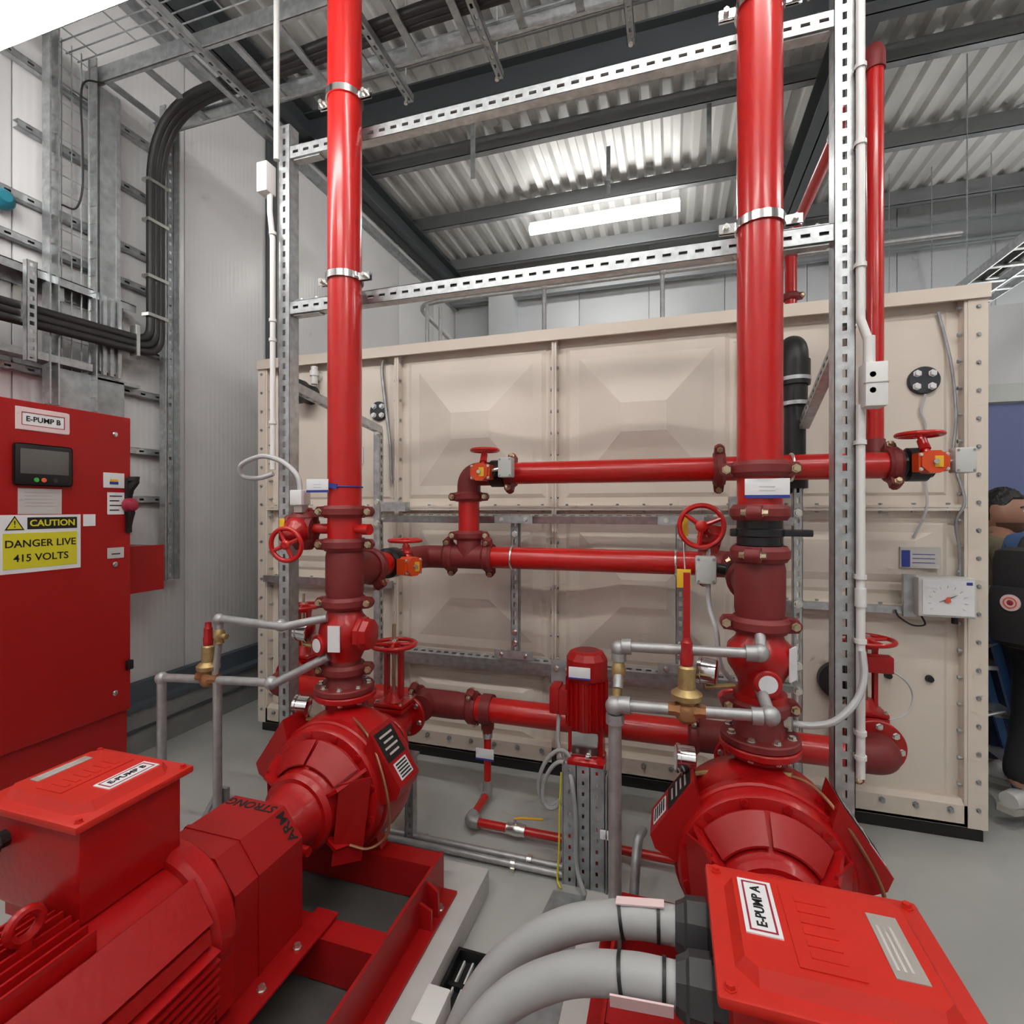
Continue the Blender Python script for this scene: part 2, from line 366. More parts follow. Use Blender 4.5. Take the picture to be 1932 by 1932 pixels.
def ibeam(name, p0, p1, wd, ht, m, parent, label=None):
    p0, p1 = V(p0), V(p1); ax = (p1-p0).normalized(); s = ax.cross(V((0,0,1))); c = (p0+p1)/2; L = (p1-p0).length; b = MB()
    z = V((0,0,1)); b.obox(c, ax, s, z, L, .012, ht); b.obox(c+z*(ht/2-.008), ax, s, z, L, wd, .016); b.obox(c-z*(ht/2-.008), ax, s, z, L, wd, .016)
    return P(name, b, m, parent, label, smooth=False)
ibeam('beam', (XL, 3.95, ZR-.36), (XR, 3.95, ZR-.36), .16, .30, 'steel', ce, 'dark grey steel beam across the roof')
ibeam('rafter', (XL+.13, YN, ZR-.33), (XL+.13, YB, ZR-.33), .2, .26, 'steel', ce)
ibeam('rafter', (1.25, YN, ZR-.34), (1.25, YB, ZR-.34), .2, .28, 'steel', ce)
P('eaves_angle', MB().box(XL, XL+.02, YN, YB, ZR-.62, ZR-.52).box(XL, XL+.06, YN, YB, ZR-.64, ZR-.62), 'galvd', ce)
ibeam('beam', (XL, 7.38, ZR-.5), (XR, 7.38, ZR-.5), .12, .26, 'purlin', ce)
P('column', MB().box(-2.63, -2.25, 7.3, 7.57, 0, 5.0), 'wallb', wb)
for (hx, hy, z0) in ((-1.62, 4.05, 4.35), (-.62, 5.2, 4.7), (.3, 4.85, 4.6)):
    P('hanger_strap', MB().box(hx, hx+.04, hy, hy+.006, z0, ZR-.15), 'galvd', ce)
# blue doorway beyond the tank
wp = struct('wall_partition', MB().box(1.75, 6.0, 4.95, 5.05, 2.52, 3.15).box(3.9, 6.0, 4.95, 5.05, 0, 2.52).box(1.75, 1.95, 4.95, 5.05, 0, 2.52), 'wall', label='white partition wall with doorway beyond the tank')
dr = struct('door_1', MB().bbox(1.97, 2.92, 4.97, 5.02, .01, 2.38, .004), 'bluew', label='blue double door beyond the tank')
P('door_leaf', MB().bbox(2.93, 3.88, 4.97, 5.02, .01, 2.38, .004), 'bluew', dr)
P('door_frame', MB().box(1.93, 3.92, 4.93, 5.06, 2.39, 2.53).box(1.9, 1.965, 4.93, 5.06, 0, 2.39).box(3.885, 3.95, 4.93, 5.06, 0, 2.39), 'offw', dr)
P('door_handle', MB().tube([(2.86, 4.96, 1.0), (2.86, 4.93, 1.0), (2.86, 4.93, 1.15), (2.86, 4.96, 1.15)], .009), 'alu', dr)
b = thing('fire_bell', 'small red round sounder on the wall above the blue door', 'sounder', (2.16, 4.92, 2.42))
P('dome', MB().lathe((2.16, 4.95, 2.46), (0,-1,0), [(0, .05), (.03, .05), (.05, .03)], 20), 'redsheet', b)
P('backplate', MB().lathe((2.16, 4.952, 2.46), (0,-1,0), [(0, .055), (.006, .055)], 20), 'offw', b)
# ------------------------------------------------------------------ lamps
def batten(c, ax, L, label, z_up, m='lamp'):
    c = V(c); ax = V(ax).normalized(); s = ax.cross(V((0,0,1))); z = V((0,0,1))
    t = thing('batten_light', label, 'light', c, 'ceiling batten lights')
    P('housing', MB().obox(c+z*.065, ax, s, z, L, .045, .04), 'white', t, smooth=False)
    P('diffuser', MB().cyl(c-ax*L/2, c+ax*L/2, .055, n=12), m, t)
    for e in (-.35, .35):
        q = c+ax*e*L+z*.08; P('suspension_rod', MB().cyl(q, (q.x, q.y, z_up), .005, n=8), 'galv', t)
    return t
batten((-.78, 6.1, 4.98), (1,0,0), 1.75, 'glowing batten light under the roof above the back of the tank', ZR, 'lampd')
batten((-2.02, 1.245, 3.33), (1,0,0), 1.8, 'bright batten light at the upper left corner, hung over the left pump', ZR, 'lampd')
batten((.55, .75, 4.35), (1,0,0), 1.8, 'batten light overhead between the two risers, nearer than the frame', ZR)
batten((-1.2, -1.2, 4.35), (1,0,0), 1.8, 'batten light overhead behind the viewer', ZR)
batten((3.25, 6.2, 3.12), (0,1,0), 1.5, 'lit batten light at the right edge beyond the tank', ZR)
batten((1.9, -1.2, 4.35), (1,0,0), 1.8, 'second batten light overhead behind the viewer, further right, unseen and added for light', ZR)  # extra out-of-view lamp, added for more light from high up
batten((3.5, 2.4, 4.3), (0,1,0), 1.8, 'unseen batten light added overhead on the right to light the blue door', ZR)  # unseen lamp added to brighten the blue door and right background
# ================================================================== the water tank
TY, TB = 2.98, .07
tank = thing('water_tank', 'large cream sectional water tank with pyramid pressed panels and bolted flanges', 'water tank', (-.68, 4.9, 0))
TX = [-2.71, -1.68, -.65, .36, 1.325]; TZ1, TZ2 = 1.565, 2.57
def panel(x0, x1, z0, z1, style):
    b = MB(); yb, yf = TY, TY-.055; cx_, cz_ = (x0+x1)/2, (z0+z1)/2; rings = []
    def R(ins, yy): rings.append([(x0+ins, yy, z0+ins), (x1-ins, yy, z0+ins), (x1-ins, yy, z1-ins), (x0+ins, yy, z1-ins)])
    R(0.001, yb+.02); R(.001, yf); R(.014, yf); R(.014, yb); R(.06, yb)
    if style == 'pyr':
        R(.085, yb-.012); R(.14, yb-.012); a, c_ = (x1-x0)*.12, (z1-z0)*.08
        rings.append([(cx_-a, yb-.085, cz_-c_), (cx_+a, yb-.085, cz_-c_), (cx_+a, yb-.085, cz_+c_), (cx_-a, yb-.085, cz_+c_)])
    elif style == 'flat':
        R(.075, yb-.01); R(.11, yb-.01)
    else:
        R(.08, yb-.012); R(.12, yb-.012); rings.append([(x0+.2, yb-.03, z0+.16), (x1-.2, yb-.03, z0+.16), (x1-.2, yb-.03, z1-.16), (x0+.2, yb-.03, z1-.16)])
    vs = [p for r in rings for p in r]; fs = []
    for i in range(len(rings)-1):
        for k in range(4): fs.append((4*i+k, 4*i+(k+1) % 4, 4*i+4+(k+1) % 4, 4*i+4+k))
    fs.append(tuple(4*(len(rings)-1)+k for k in range(4))); fs.append((3, 2, 1, 0)); b.add(vs, fs)
    return P('panel', b, 'beige', tank, smooth=False)
rows_mid = [(TB, .62, 'low'), (.62, TZ1, 'pyr'), (TZ1, TZ2, 'pyr')]
rows_end = [(TB, 1.08, 'flat'), (1.08, TZ1, 'low'), (TZ1, TZ2, 'flat')]
jv = {}; TP = {}
for c in range(4):
    for (z0, z1, st) in (rows_mid if c in (1, 2) else rows_end):
        p = panel(TX[c], TX[c+1], z0, z1, st); TP[(c, round(z0, 2))] = p
        n = max(3, round((z1-z0)/.127))
        for k in range(n):                                   # bolts through the vertical joints
            zz = z0+(k+.5)*(z1-z0)/n
            if c == 0: bolt(p, (TX[0]+.01, TY-.035, zz), (1,0,0), .010, 'galvd', through=.045)
            bolt(p, (TX[c+1]-(.008 if c == 3 else 0), TY-.035, zz), (1,0,0), .010, 'galvd', through=.03)
        n = 7
        for k in range(n):                                   # bolts through the horizontal joints
            xx = TX[c]+(k+.5)*(TX[c+1]-TX[c])/n
            bolt(p, (xx, TY-.035, z1), (0,0,1), .009, 'galvd', through=.03)
            if z0 == TB: bolt(p, (xx, TY-.056, TB+.075), (0,-1,0), .011, 'galvd', L=.014)
b = MB(); x0, x1 = TX[0], TX[4]
P('base_lip', MB().prism([(x0, TY-.055, TB), (x0, TY-.055, TB+.1), (x0, TY-.03, TB+.12), (x0, TY+.02, TB+.12), (x0, TY+.02, TB)], (x1-x0, 0, 0)), 'beiged', tank, smooth=False)
P('corner_post', MB().box(x1-.002, x1+.075, TY-.06, TY-.045, TB, TZ2+.01).box(x1+.06, x1+.075, TY-.0449, TY+.03, TB-.01, TZ2+.01), 'beiged', tank, smooth=False)
P('corner_post', MB().box(x0-.06, x0+.002, TY-.06, TY-.045, TB, TZ2+.01).box(x0-.06, x0-.045, TY-.0449, TY+.03, TB-.01, TZ2+.01), 'beiged', tank, smooth=False)
cp = [o for o in tank.children if o.name.startswith('corner_post')]
for k in range(19): bolt(cp[0], (x1+.038, TY-.061, .16+k*.13), (0,-1,0), .008, 'galvd')
for k in range(19): bolt(cp[1], (x0-.028, TY-.061, .16+k*.13), (0,-1,0), .008, 'galvd')
P('top_rim', MB().box(x0-.06, x1+.08, TY-.075, TY+.03, TZ2, TZ2+.03).box(x0-.06, x1+.08, TY-.075, TY-.06, TZ2-.035, TZ2), 'beiged', tank, smooth=False)
P('tank_shell', MB().box(x0, x1, TY+.022, 6.98, TB, TZ2-.002), 'beige', tank, smooth=False)
P('roof_cover', MB().box(x0-.05, x1+.07, TY+.03, 7.02, TZ2, TZ2+.05), 'beiged', tank, smooth=False)
for k in range(9): P('base_beam', MB().box(x0-.05, x1+.07, TY-.03+k*.48, TY+.05+k*.48, 0, TB-.002), 'black', tank, smooth=False)
P('joint_bar', MB().box(-1.66, .34, TY-.085, TY-.062, .595, .635), 'galv', tank, 'galvanised tie bar along the panel joint')
P('joint_bar', MB().box(.42, 1.32, TY-.09, TY-.062, 1.06, 1.095), 'galv', tank); P('joint_bar', MB().box(-2.70, -1.70, TY-.09, TY-.062, 1.055, 1.10), 'galv', tank)
# fittings on the tank face
def disc_flange(c, R, label, cone=False):
    o = P('blank_flange', MB().lathe(c, (0,-1,0), [(0, R), (.022, R), (.026, R-.005)], 32), 'darkhole', tank, label)
    bolt_circle(o, V(c)-V((0,.026,0)), (0,-1,0), R*.66, 4, .014, 'paper', a0=.75); return o
disc_flange((-1.83, TY-.005, 2.20), .062, 'dark round blank flange with four white bolts'); disc_flange((1.165, TY-.005, 2.18), .066, 'dark round blank flange with four white bolts')
P('inlet_stub', MB().lathe((-2.36, TY, 2.34), (0,-1,0), [(0, .065), (.12, .065), (.12, .078), (.16, .078)], 28), 'black', tank, 'black pipe stub')
for xx, zz in ((-2.30, 2.46), (.82, 2.40)):
    b = MB(); b.lathe((xx, TY-.01, zz), (0,-1,0), [(0, .03), (.03, .03)], 14); b.cyl((xx, TY-.06, zz-.06), (xx, TY-.06, zz+.06), .022, n=14); b.cyl((xx, TY-.06, zz-.005), (xx, TY-.06, zz+.03), .03, n=14); b.cyl((xx, TY, zz), (xx, TY-.06, zz), .016, n=10)
    P('vent_fitting', b, 'white', tank)
for xx in (1.02, 1.19): P('drain_plug', MB().lathe((xx, TY-.012, .74), (0,-1,0), [(0, .018), (.02, .014)], 12), 'black', tank)
P('notice', MB().box(-2.04, -1.95, TY-.02, TY-.014, 1.86, 1.97), 'paper', tank)
nb = P('data_label', MB().box(1.06, 1.225, TY-.045, TY-.012, 1.275, 1.375), 'greyp', tank, 'grey data label with blue strip')
P('label_strip', MB().box(1.065, 1.10, TY-.047, TY-.044, 1.28, 1.36), 'bluei', nb)
for z_ in (1.30, 1.32, 1.34): P('print_line', MB().box(1.11, 1.20, TY-.0465, TY-.044, z_, z_+.003), 'bluei', nb)
P('grey_cable', MB().tube(spline([(1.165, TY-.04, 2.11), (1.15, TY-.03, 2.03), (1.17, TY-.03, 1.95), (1.17, TY-.03, 1.7), (1.16, TY-.06, 1.56), (1.12, TY-.03, 1.42)]), .006, 8), 'wcable', tank)
P('grey_cable', MB().tube(spline([(1.22, TY-.03, 2.5), (1.27, TY-.03, 2.25), (1.29, TY-.03, 2.0), (1.28, TY-.03, 1.8), (1.31, TY-.06, 1.6), (1.28, TY-.05, 1.5), (1.30, TY-.04, 1.35), (1.30, TY-.04, 1.12), (1.26, TY-.06, 1.1)]), .007, 8), 'galvd', tank)
P('grey_cable', MB().tube(spline([(-1.79, TY-.03, 2.53), (-1.80, TY-.03, 2.45), (-1.77, TY-.03, 2.2), (-1.74, TY-.03, 1.98), (-1.73, TY-.03, 1.72)]), .010, 8), 'galvd', tank)
# level indicator
t = thing('level_indicator', 'grey box level indicator with white dial and red pointer on the tank', 'level gauge', (1.21, TY-.1, 1.05))
P('case', MB().bbox(1.09, 1.31, TY-.16, TY-.07, 1.065, 1.245, .006), 'offw', t)
P('mounting_rail', MB().box(1.05, 1.10, TY-.11, TY-.09, 1.05, 1.25).box(1.10, 1.30, TY-.09, TY-.06, 1.1, 1.2), 'galv', t)
f = P('dial', MB().box(1.105, 1.30, TY-.165, TY-.16, 1.075, 1.235), 'paper', t, 'white dial face with red pointer')
P('pointer', MB().prism([(1.165, TY-.168, 1.135), (1.20, TY-.168, 1.152), (1.235, TY-.168, 1.17), (1.20, TY-.168, 1.148)], (0,-.003,0)), 'ink', f)
P('hub', MB().prism([(1.185, TY-.169, 1.14), (1.20, TY-.169, 1.132), (1.21, TY-.169, 1.14), (1.205, TY-.169, 1.16), (1.195, TY-.169, 1.158)], (0,-.004,0)), 'redb', f)
P('dial_logo', MB().box(1.27, 1.292, TY-.167, TY-.164, 1.215, 1.228), 'bluei', f)
for k in range(11):
    a = PI*(1.15-1.3*k/10); c = V((1.2, TY-.1665, 1.135)); d = V((math.cos(a), 0, math.sin(a)))
    P('tick', MB().obox(c+d*.07, d, (0,1,0), d.cross(V((0,1,0))), .012, .003, .002), 'greyp', f)
P('cable_gland', MB().cyl((1.25, TY-.11, 1.065), (1.25, TY-.11, 1.03), .013, n=12), 'black', t)
P('cable_loop', MB().tube(spline([(1.12, TY-.11, 1.06), (1.13, TY-.12, 1.02), (1.08, TY-.12, 1.015), (1.03, TY-.11, 1.05), (1.02, TY-.1, 1.08)]), .004, 6), 'black', t)
# handrail on the tank roof
t = thing('tank_guard_rail', 'galvanised tube guard rail standing on top of the tank', 'railing', (-.6, 4.5, TZ2+.05))
P('rail', MB().tube(fillet([(-2.18, 4.95, 2.62), (-2.18, 4.95, 3.3), (-2.36, 4.5, 3.53), (-2.1, 4.5, 3.55), (2.0, 4.5, 3.55)], .12), .021, 10), 'galvp', t)
for xx in (-2.25, -1.09, -.07, .9): P('stanchion', MB().cyl((xx, 4.5, 2.62), (xx, 4.5, 3.55), .02, n=10).lathe((xx, 4.5, 2.62), (0,0,1), [(0, .05), (.01, .05)], 12), 'galvp', t)
P('stanchion', MB().cyl((-2.12, 4.52, 2.62), (-2.12, 4.52, 3.5), .018, n=10), 'galvp', t)
P('rail_joint', MB().sphere((-1.09, 4.5, 3.55), .034, 12, 8).sphere((-.07, 4.5, 3.55), .034, 12, 8), 'galvp', t)
t = thing('roof_hatch', 'small dark hatch and white vent cap on the tank top near the red vertical pipe', 'hatch', (.95, 3.4, TZ2+.05))
P('hatch_lid', MB().bbox(.62, .88, 3.25, 3.5, TZ2+.05, TZ2+.10, .01), 'black', t)
P('vent_cap', MB().lathe((1.22, 3.7, TZ2+.05), (0,0,1), [(0, .05), (.05, .05), (.05, .08), (.08, .07)], 20), 'offw', t)
# black overflow pipe
t = thing('overflow_pipe', 'black plastic overflow pipe with elbow on the tank face behind the thick right riser', 'pipe', (.58, 2.8, 0))
P('elbow', MB().tube(fillet([(.575, TY-.02, 2.36), (.575, 2.80, 2.36), (.575, 2.80, 2.16)], .10, 10), .060, 24), 'black', t)
P('socket', MB().cyl((.575, 2.80, 2.16), (.575, 2.80, 2.28), .068), 'black', t)
P('down_pipe', MB().cyl((.575, 2.80, 2.16), (.575, 2.80, 1.66), .048).cyl((.575, 2.80, 2.06), (.575, 2.80, 2.16), .056).cyl((.575, 2.80, 1.66), (.575, 2.80, 1.70), .058).cyl((.575, 2.80, 1.68), (.575, 2.96, 1.68), .045), 'black', t)
for zz in (2.18, 2.06): P('pipe_clip', MB().ring((.575, 2.80, zz), (0,0,1), .05, .071, .018), 'galv', t)
# ================================================================== slotted steel frame behind the risers
FY = 1.965
fr = thing('strut_frame', 'tall galvanised slotted channel frame carrying the two red risers', 'steel frame', (-.58, FY, 0))
for xx, z1 in ((-1.715, 3.34), (.553, 3.75)):
    b = MB(); slotted(b, (xx, FY, 0.012), (xx, FY, z1), (0,-1,0), .062, .06, pitch=.052, sl=.026, sw=.014, lip=.012)
    o = P('post', b, 'galv', fr, smooth=False)
    P('foot_plate', MB().box(xx-.08, xx+.08, FY-.05, FY+.11, 0, .012), 'galv', fr)
for zz in (2.49, 3.21):
    b = MB(); slotted(b, (-1.684, FY+.005, zz), (.522, FY+.005, zz), (0,-1,0), .060, .045, pitch=.056, sl=.030, sw=.013, lip=.012)
    P('crossbeam', b, 'galv', fr, smooth=False)
    for xx, sg in ((-1.60, -1), (.44, 1)):
        g = P('corner_bracket', MB().box(xx-.07, xx+.07, FY+.012, FY+.05, zz+.031, zz+.036).box(xx-.07, xx+.07, FY+.012, FY+.05, zz-.036, zz-.031), 'galv', fr)
        bolt(g, (xx-.04*sg, FY+.03, zz+.036), (0,0,1), .009); bolt(g, (xx+.04*sg, FY+.03, zz+.036), (0,0,1), .009)
# pipe clips holding each riser to the frame
RB, RA, RY, RR = V((-1.32, 1.87, 0)), V((.28, 1.87, 0)), 1.87, .070
def pipe_clamp(c, R, label, side='A'):
    t = thing('pipe_clamp', label, 'pipe clamp', c, 'bright pipe clamps on the risers')
    P('band', MB().ring((c[0], c[1], c[2]-.014), (0,0,1), R+.0015, R+.008, .028, 36), 'chrome', t)
    for sg in (-1, 1):
        e = P('ear', MB().box(c[0]+sg*(R+.028)-.028, c[0]+sg*(R+.028)+.028, c[1]+.004, c[1]+.010, c[2]-.015, c[2]+.015).box(c[0]+sg*(R+.028)-.028, c[0]+sg*(R+.028)+.028, c[1]-.010, c[1]-.004, c[2]-.015, c[2]+.015), 'chrome', t)
        bolt(e, (c[0]+sg*(R+.034), c[1]-.010, c[2]), (0,-1,0), .010, 'zinc', .016)
    P('back_stud', MB().cyl((c[0], c[1]+R, c[2]), (c[0], FY+.01, c[2]), .008, n=8), 'zinc', t)
for nm, c, zs in (('left', RB, (2.53, 3.29)), ('right', RA, (2.50, 3.22))):
    for zz, w_ in zip(zs, ('lower', 'upper')): pipe_clamp((c.x, c.y, zz), RR, '%s bright clamp on the %s red riser' % (w_, 'thinner left' if nm == 'left' else 'thick right'))
# ================================================================== risers, tees, check valves
def riser(c, name_label, zt, tagz):
    t = thing('riser_pipe', name_label, 'pipe', (c.x, c.y, 1.55))
    P('pipe', MB().cyl((c.x, c.y, 1.57), (c.x, c.y, zt), RR, n=40), 'red', t); return t
rb = riser(RB, 'tall red riser pipe on the left beside the narrow post', ZR-.02, 1.66)
ra = riser(RA, 'tall red riser pipe on the right, in front of the upper crossover pipe', ZR-.02, 1.62)
coupling(rb, (RB.x, RY, 1.548), (0,0,1), RR, (1,.25,0)); coupling(ra, (RA.x, RY, 1.548), (0,0,1), RR, (.3,1,0))
coupling(ra, (RA.x, RY, 1.69), (0,0,1), RR, (1,0,0))
# left riser spool with side nipples
P('spool', MB().cyl((RB.x, RY, 1.415), (RB.x, RY, 1.57), RR, n=40), 'red', rb)
P('nipple', MB().cyl((RB.x+.06, RY-.01, 1.475), (RB.x+.13, RY-.02, 1.475), .018, n=14).cyl((RB.x+.10, RY-.015, 1.475), (RB.x+.135, RY-.021, 1.475), .023, n=14), 'red', rb)
# name tags
def name_tag(t, c, w_, h_, label):
    o = P('name_tag', MB().bbox(c[0]-w_/2, c[0]+w_/2, c[1]-.004, c[1], c[2]-h_/2, c[2]+h_/2, .001), 'paper', t, label)
    P('blue_edge', MB().box(c[0]-w_/2, c[0]+w_/2, c[1]-.005, c[1], c[2]-h_/2, c[2]-h_/2+.010), 'bluei', o)
    for k in (0, 1): P('print_line', MB().box(c[0]-w_*.18, c[0]+w_*.18, c[1]-.0046, c[1]-.003, c[2]+.004-k*.012, c[2]+.0065-k*.012), 'greyp', o)
name_tag(ra, (RA.x+.01, RY-.074, 1.625), .13, .062, 'white name tag with blue lower edge'); name_tag(rb, (RB.x-.075, RY-.078, 1.655), .105, .055, 'white name tag with blue lower edge')
P('tag_tie', MB().torus((RB.x, RY, 1.652), (0,0,1), RR+.003, .003, 32, 6), 'bluei', rb); P('tag_clip', MB().obox((RB.x-.005, RY-.073, 1.654), (1,0,-.1), (0,1,0), (0,0,1), .04, .006, .02), 'bluei', rb)
# black wafer check valve on right riser
t = thing('butterfly_valve', 'black wafer valve body with side lugs on the right riser at eye level', 'valve', (RA.x, RY, 1.43))
P('body', MB().lathe((RA.x, RY, 1.437), (0,0,1), [(0, .066), (.004, .070), (.030, .070), (.034, .074), (.056, .074), (.060, .070), (.085, .070), (.088, .066)], 36), 'epdm', t)
P('lug', MB().bbox(RA.x+.05, RA.x+.155, RY-.018, RY+.018, 1.470, 1.492, .004), 'epdm', t)
P('stem', MB().bbox(RA.x-.09, RA.x-.05, RY-.014, RY+.014, 1.468, 1.494, .005), 'epdm', t)
def tee(c, z0, z1, label, bz, blen, R=.078, BR=.060):
    t = thing('pipe_tee', label, 'pipe fitting', (c.x, c.y, z0))
    P('tee_body', MB().lathe((c.x, c.y, z0), (0,0,1), [(0, RR), (.03, RR+.004), (.05, R), (z1-z0-.05, R), (z1-z0-.03, RR+.004), (z1-z0, RR)], 40), 'maroon', t)
    P('branch', MB().lathe((c.x, c.y, bz), (0,1,0), [(0, BR+.012), (blen-.04, BR+.012), (blen-.02, BR+.002), (blen, BR)], 36), 'maroon', t)
    coupling(t, (c.x, c.y, z1), (0,0,1), RR, (1,.3,0) if c.x < 0 else (.35,1,0)); coupling(t, (c.x, c.y, z0), (0,0,1), RR, (1,.2,0) if c.x < 0 else (1,0,0))
    coupling(t, (c.x, c.y+blen, bz), (0,1,0), .062, (.6,0,-1)); return t
tee(RB, 1.165, 1.41, 'maroon cast tee on the left riser above its check valve', 1.295, .20)
tee(RA, 1.180, 1.412, 'maroon cast tee on the right riser above its check valve', 1.30, .20)
def check_valve(c, z0, z1, label, sticker, bo, bd, cover):
    t = thing('check_valve', label, 'valve', (c.x, c.y, z0)); h = z1-z0
    P('body', MB().lathe((c.x, c.y, z0), (0,0,1), [(0, .068), (.03, .066), (.06, .080), (h*.45, .098), (h*.62, .105), (h*.8, .098), (h*.92, .075), (h, .070)], 36), 'redcast', t)
    if cover:
        cf = MB(); cc = V((c.x+.085, c.y-.01, z0+h*.6)); cf.lathe(cc, (1,.05,0), [(0, .072), (.02, .072), (.024, .066), (.05, .062), (.056, .05)], 8, a0=.39); P('access_cover', cf, 'redcast', t)
    pr = P('clapper_boss', MB().lathe((c.x+bo[0], c.y-.07, z0+h*bo[1]), bd, [(0, .042), (.035, .042), (.04, .036)], 24), 'redcast', t)
    d = V(bd).normalized(); P('round_sticker', MB().lathe(V((c.x+bo[0], c.y-.07, z0+h*bo[1]))+d*.040, d, [(0, .028), (.0015, .028)], 24), 'paper', t, 'round white sticker')
    a = V((sticker[0], sticker[1], 0)).normalized(); s_ = a.cross(V((0,0,1)))
    P('white_label', MB().obox((c.x+a.x*.104, c.y+a.y*.104, z0+h*.58), s_, (0,0,1), a, .05, .105, .006), 'paper', t, 'white paper label')
    P('neck_collar', MB().lathe((c.x, c.y, z0-.03), (0,0,1), [(0, .07), (.0, .082), (.03, .082), (.03, .07)], 32), 'redcast', t)
    return t
check_valve(RB, .895, 1.135, 'red check valve with white label on the left riser', (.2,-1), (-.045, .45), (-.35,-1,0), True); check_valve(RA, .955, 1.15, 'red check valve with white label on the right riser', (.9,-.55), (.005, .30), (.08,-1,0), False)
for c, z0, lab in ((RB, .825, 'left'), (RA, .83, 'right')):
    t = thing('flange_adaptor', 'maroon flange adaptor between the %s pump outlet and its check valve' % lab, 'pipe fitting', (c.x, c.y, .79))
    P('neck', MB().lathe((c.x, c.y, .81), (0,0,1), [(0, .085), (.03, .072), (.12, .066)], 32), 'maroon', t)
    coupling(t, (c.x, c.y, .885 if c.x < 0 else .91), (0,0,1), RR-.002, (1,.35,0) if c.x < 0 else (1,.1,0))
    flange(t, (c.x, c.y, .795), (0,0,1), .122, .026, 'maroon', 8, .011, both=False, a0=.39)
# ------------------------------------------------------------------ crossover pipes
CY = 2.60
def gear_valve(name_label, c, flow, gdir, up, wheel_c, wheel_ax, wheel_R, sw_c, R=.06, sw_m='offw', boxc=None, gm='orange'):
    """grooved butterfly valve with orange gearbox, handwheel and tamper switch box"""
    c, flow, gdir = V(c), V(flow).normalized(), V(gdir).normalized(); t = thing('gear_valve', name_label, 'valve', c)
    P('valve_body', MB().lathe(c-flow*.055, flow, [(0, R-.004), (.012, R-.004), (.02, R+.012), (.09, R+.012), (.098, R-.004), (.11, R-.004)], 32), 'epdm', t)
    P('neck', MB().cyl(c, c+gdir*(R+.05), .022, n=16), 'epdm', t)
    g = V(boxc) if boxc else c+gdir*(R+.075); upv = V(up).normalized(); s_ = upv.cross(gdir)
    b = MB(); b.obox(g, gdir, s_, upv, .06, .105, .075); b.obox(g, gdir, s_, upv, .066, .085, .055); b.lathe(g-gdir*.035, gdir, [(0, .048), (.075, .048)], 8, a0=.39)
    gb = P('gearbox', b, gm, t, smooth=False)
    for i in (-1, 1):
        for j in (-1, 1): bolt(gb, g+gdir*.03+s_*i*.044+upv*j*.029, gdir, .006, 'zinc')
    P('indicator', MB().obox(g+gdir*.040+s_*.012, s_, upv, gdir, .028, .045, .006), 'ylw', gb, 'yellow position plate'); P('indicator_nut', MB().lathe(g+gdir*.04, gdir, [(0, .012), (.012, .010)], 8), 'zinc', gb)
    wc = V(wheel_c); P('wheel_shaft', MB().cyl(g, wc, .012, n=10).lathe(g+(wc-g)*.45, wc-g, [(0, .02), ((wc-g).length*.35, .018)], 10), 'red', t)
    wheel('handwheel', wc, wheel_ax, wheel_R, .0095, t, 'red', 3, .28)
    if sw_c:
        s0 = V(sw_c); so = P('switch_box', MB().bbox(s0.x-.036, s0.x+.036, s0.y-.03, s0.y+.03, s0.z-.05, s0.z+.05, .008), sw_m, t, 'grey tamper switch box')
        for i in (-1, 1):
            for j in (-1, 1): bolt(so, s0+V((i*.026, -.03, j*.040)), (0,-1,0), .004, 'galvd')
        P('switch_arm', MB().tube([s0, g], .008, 8), 'zinc', t)
    return t
# lower crossover: from left tee back to Y=CY, along to the right tee
PR = .0572
lower = thing('crossover_pipe', 'lower red crossover pipe joining the two risers at chest height', 'pipe', (-.5, CY, 1.3))
P('pipe', MB().cyl((-.93, CY, 1.30), (.19, CY, 1.30), PR, n=32), 'red', lower)
P('elbow', MB().tube(fillet([(RB.x, RY+.50, 1.295), (RB.x, CY, 1.295), (-1.16, CY, 1.295)], .13, 12), PR+.005, 28), 'maroon', lower)
P('elbow', MB().tube(fillet([(RA.x, RY+.50, 1.30), (RA.x, CY, 1.30), (.13, CY, 1.30)], .13, 12), PR+.005, 28), 'maroon', lower)
P('stub', MB().cyl((RB.x, 2.13, 1.295), (RB.x, RY+.52, 1.295), PR, n=28), 'red', lower); P('stub', MB().cyl((RA.x, 2.1, 1.30), (RA.x, RY+.52, 1.30), PR, n=28), 'red', lower)
P('tee_body', MB().cyl((-1.16, CY, 1.30), (-.94, CY, 1.30), PR+.008, n=32).lathe((-1.05, CY, 1.30), (0,0,1), [(0, PR+.008), (.10, PR+.008), (.12, PR+.002)], 32), 'maroon', lower)
coupling(lower, (-1.16, CY, 1.30), (1,0,0), PR, (0,-.35,1)); coupling(lower, (-.935, CY, 1.30), (1,0,0), PR, (0,-.35,1)); coupling(lower, (.15, CY, 1.30), (1,0,0), PR, (0,-.3,1))
coupling(lower, (-1.05, CY, 1.415), (0,0,1), PR, (1,.2,0))
for xx in (-.80, .02): P('u_bolt', MB().torus((xx, CY, 1.30), (1,0,0), PR+.004, .006, 32, 8), 'zinc', lower)
gear_valve('butterfly valve with orange gearbox and flat handwheel on the left riser branch', (RB.x, 2.24, 1.295), (0,1,0), (1,-.35,0), (0,0,1), (-1.245, 2.25, 1.405), (0,0,1), .075, None, R=.062, boxc=(-1.20, 2.21, 1.285))
gear_valve('butterfly valve with upright red handwheel facing us beside the right riser', (RA.x, 2.22, 1.30), (0,1,0), (-1,0,.2), (0,-1,0), (.108, 2.04, 1.495), (0,-1,0), .078, (.122, 2.03, 1.335), R=.062, boxc=(.150, 2.16, 1.445), gm='redcast')
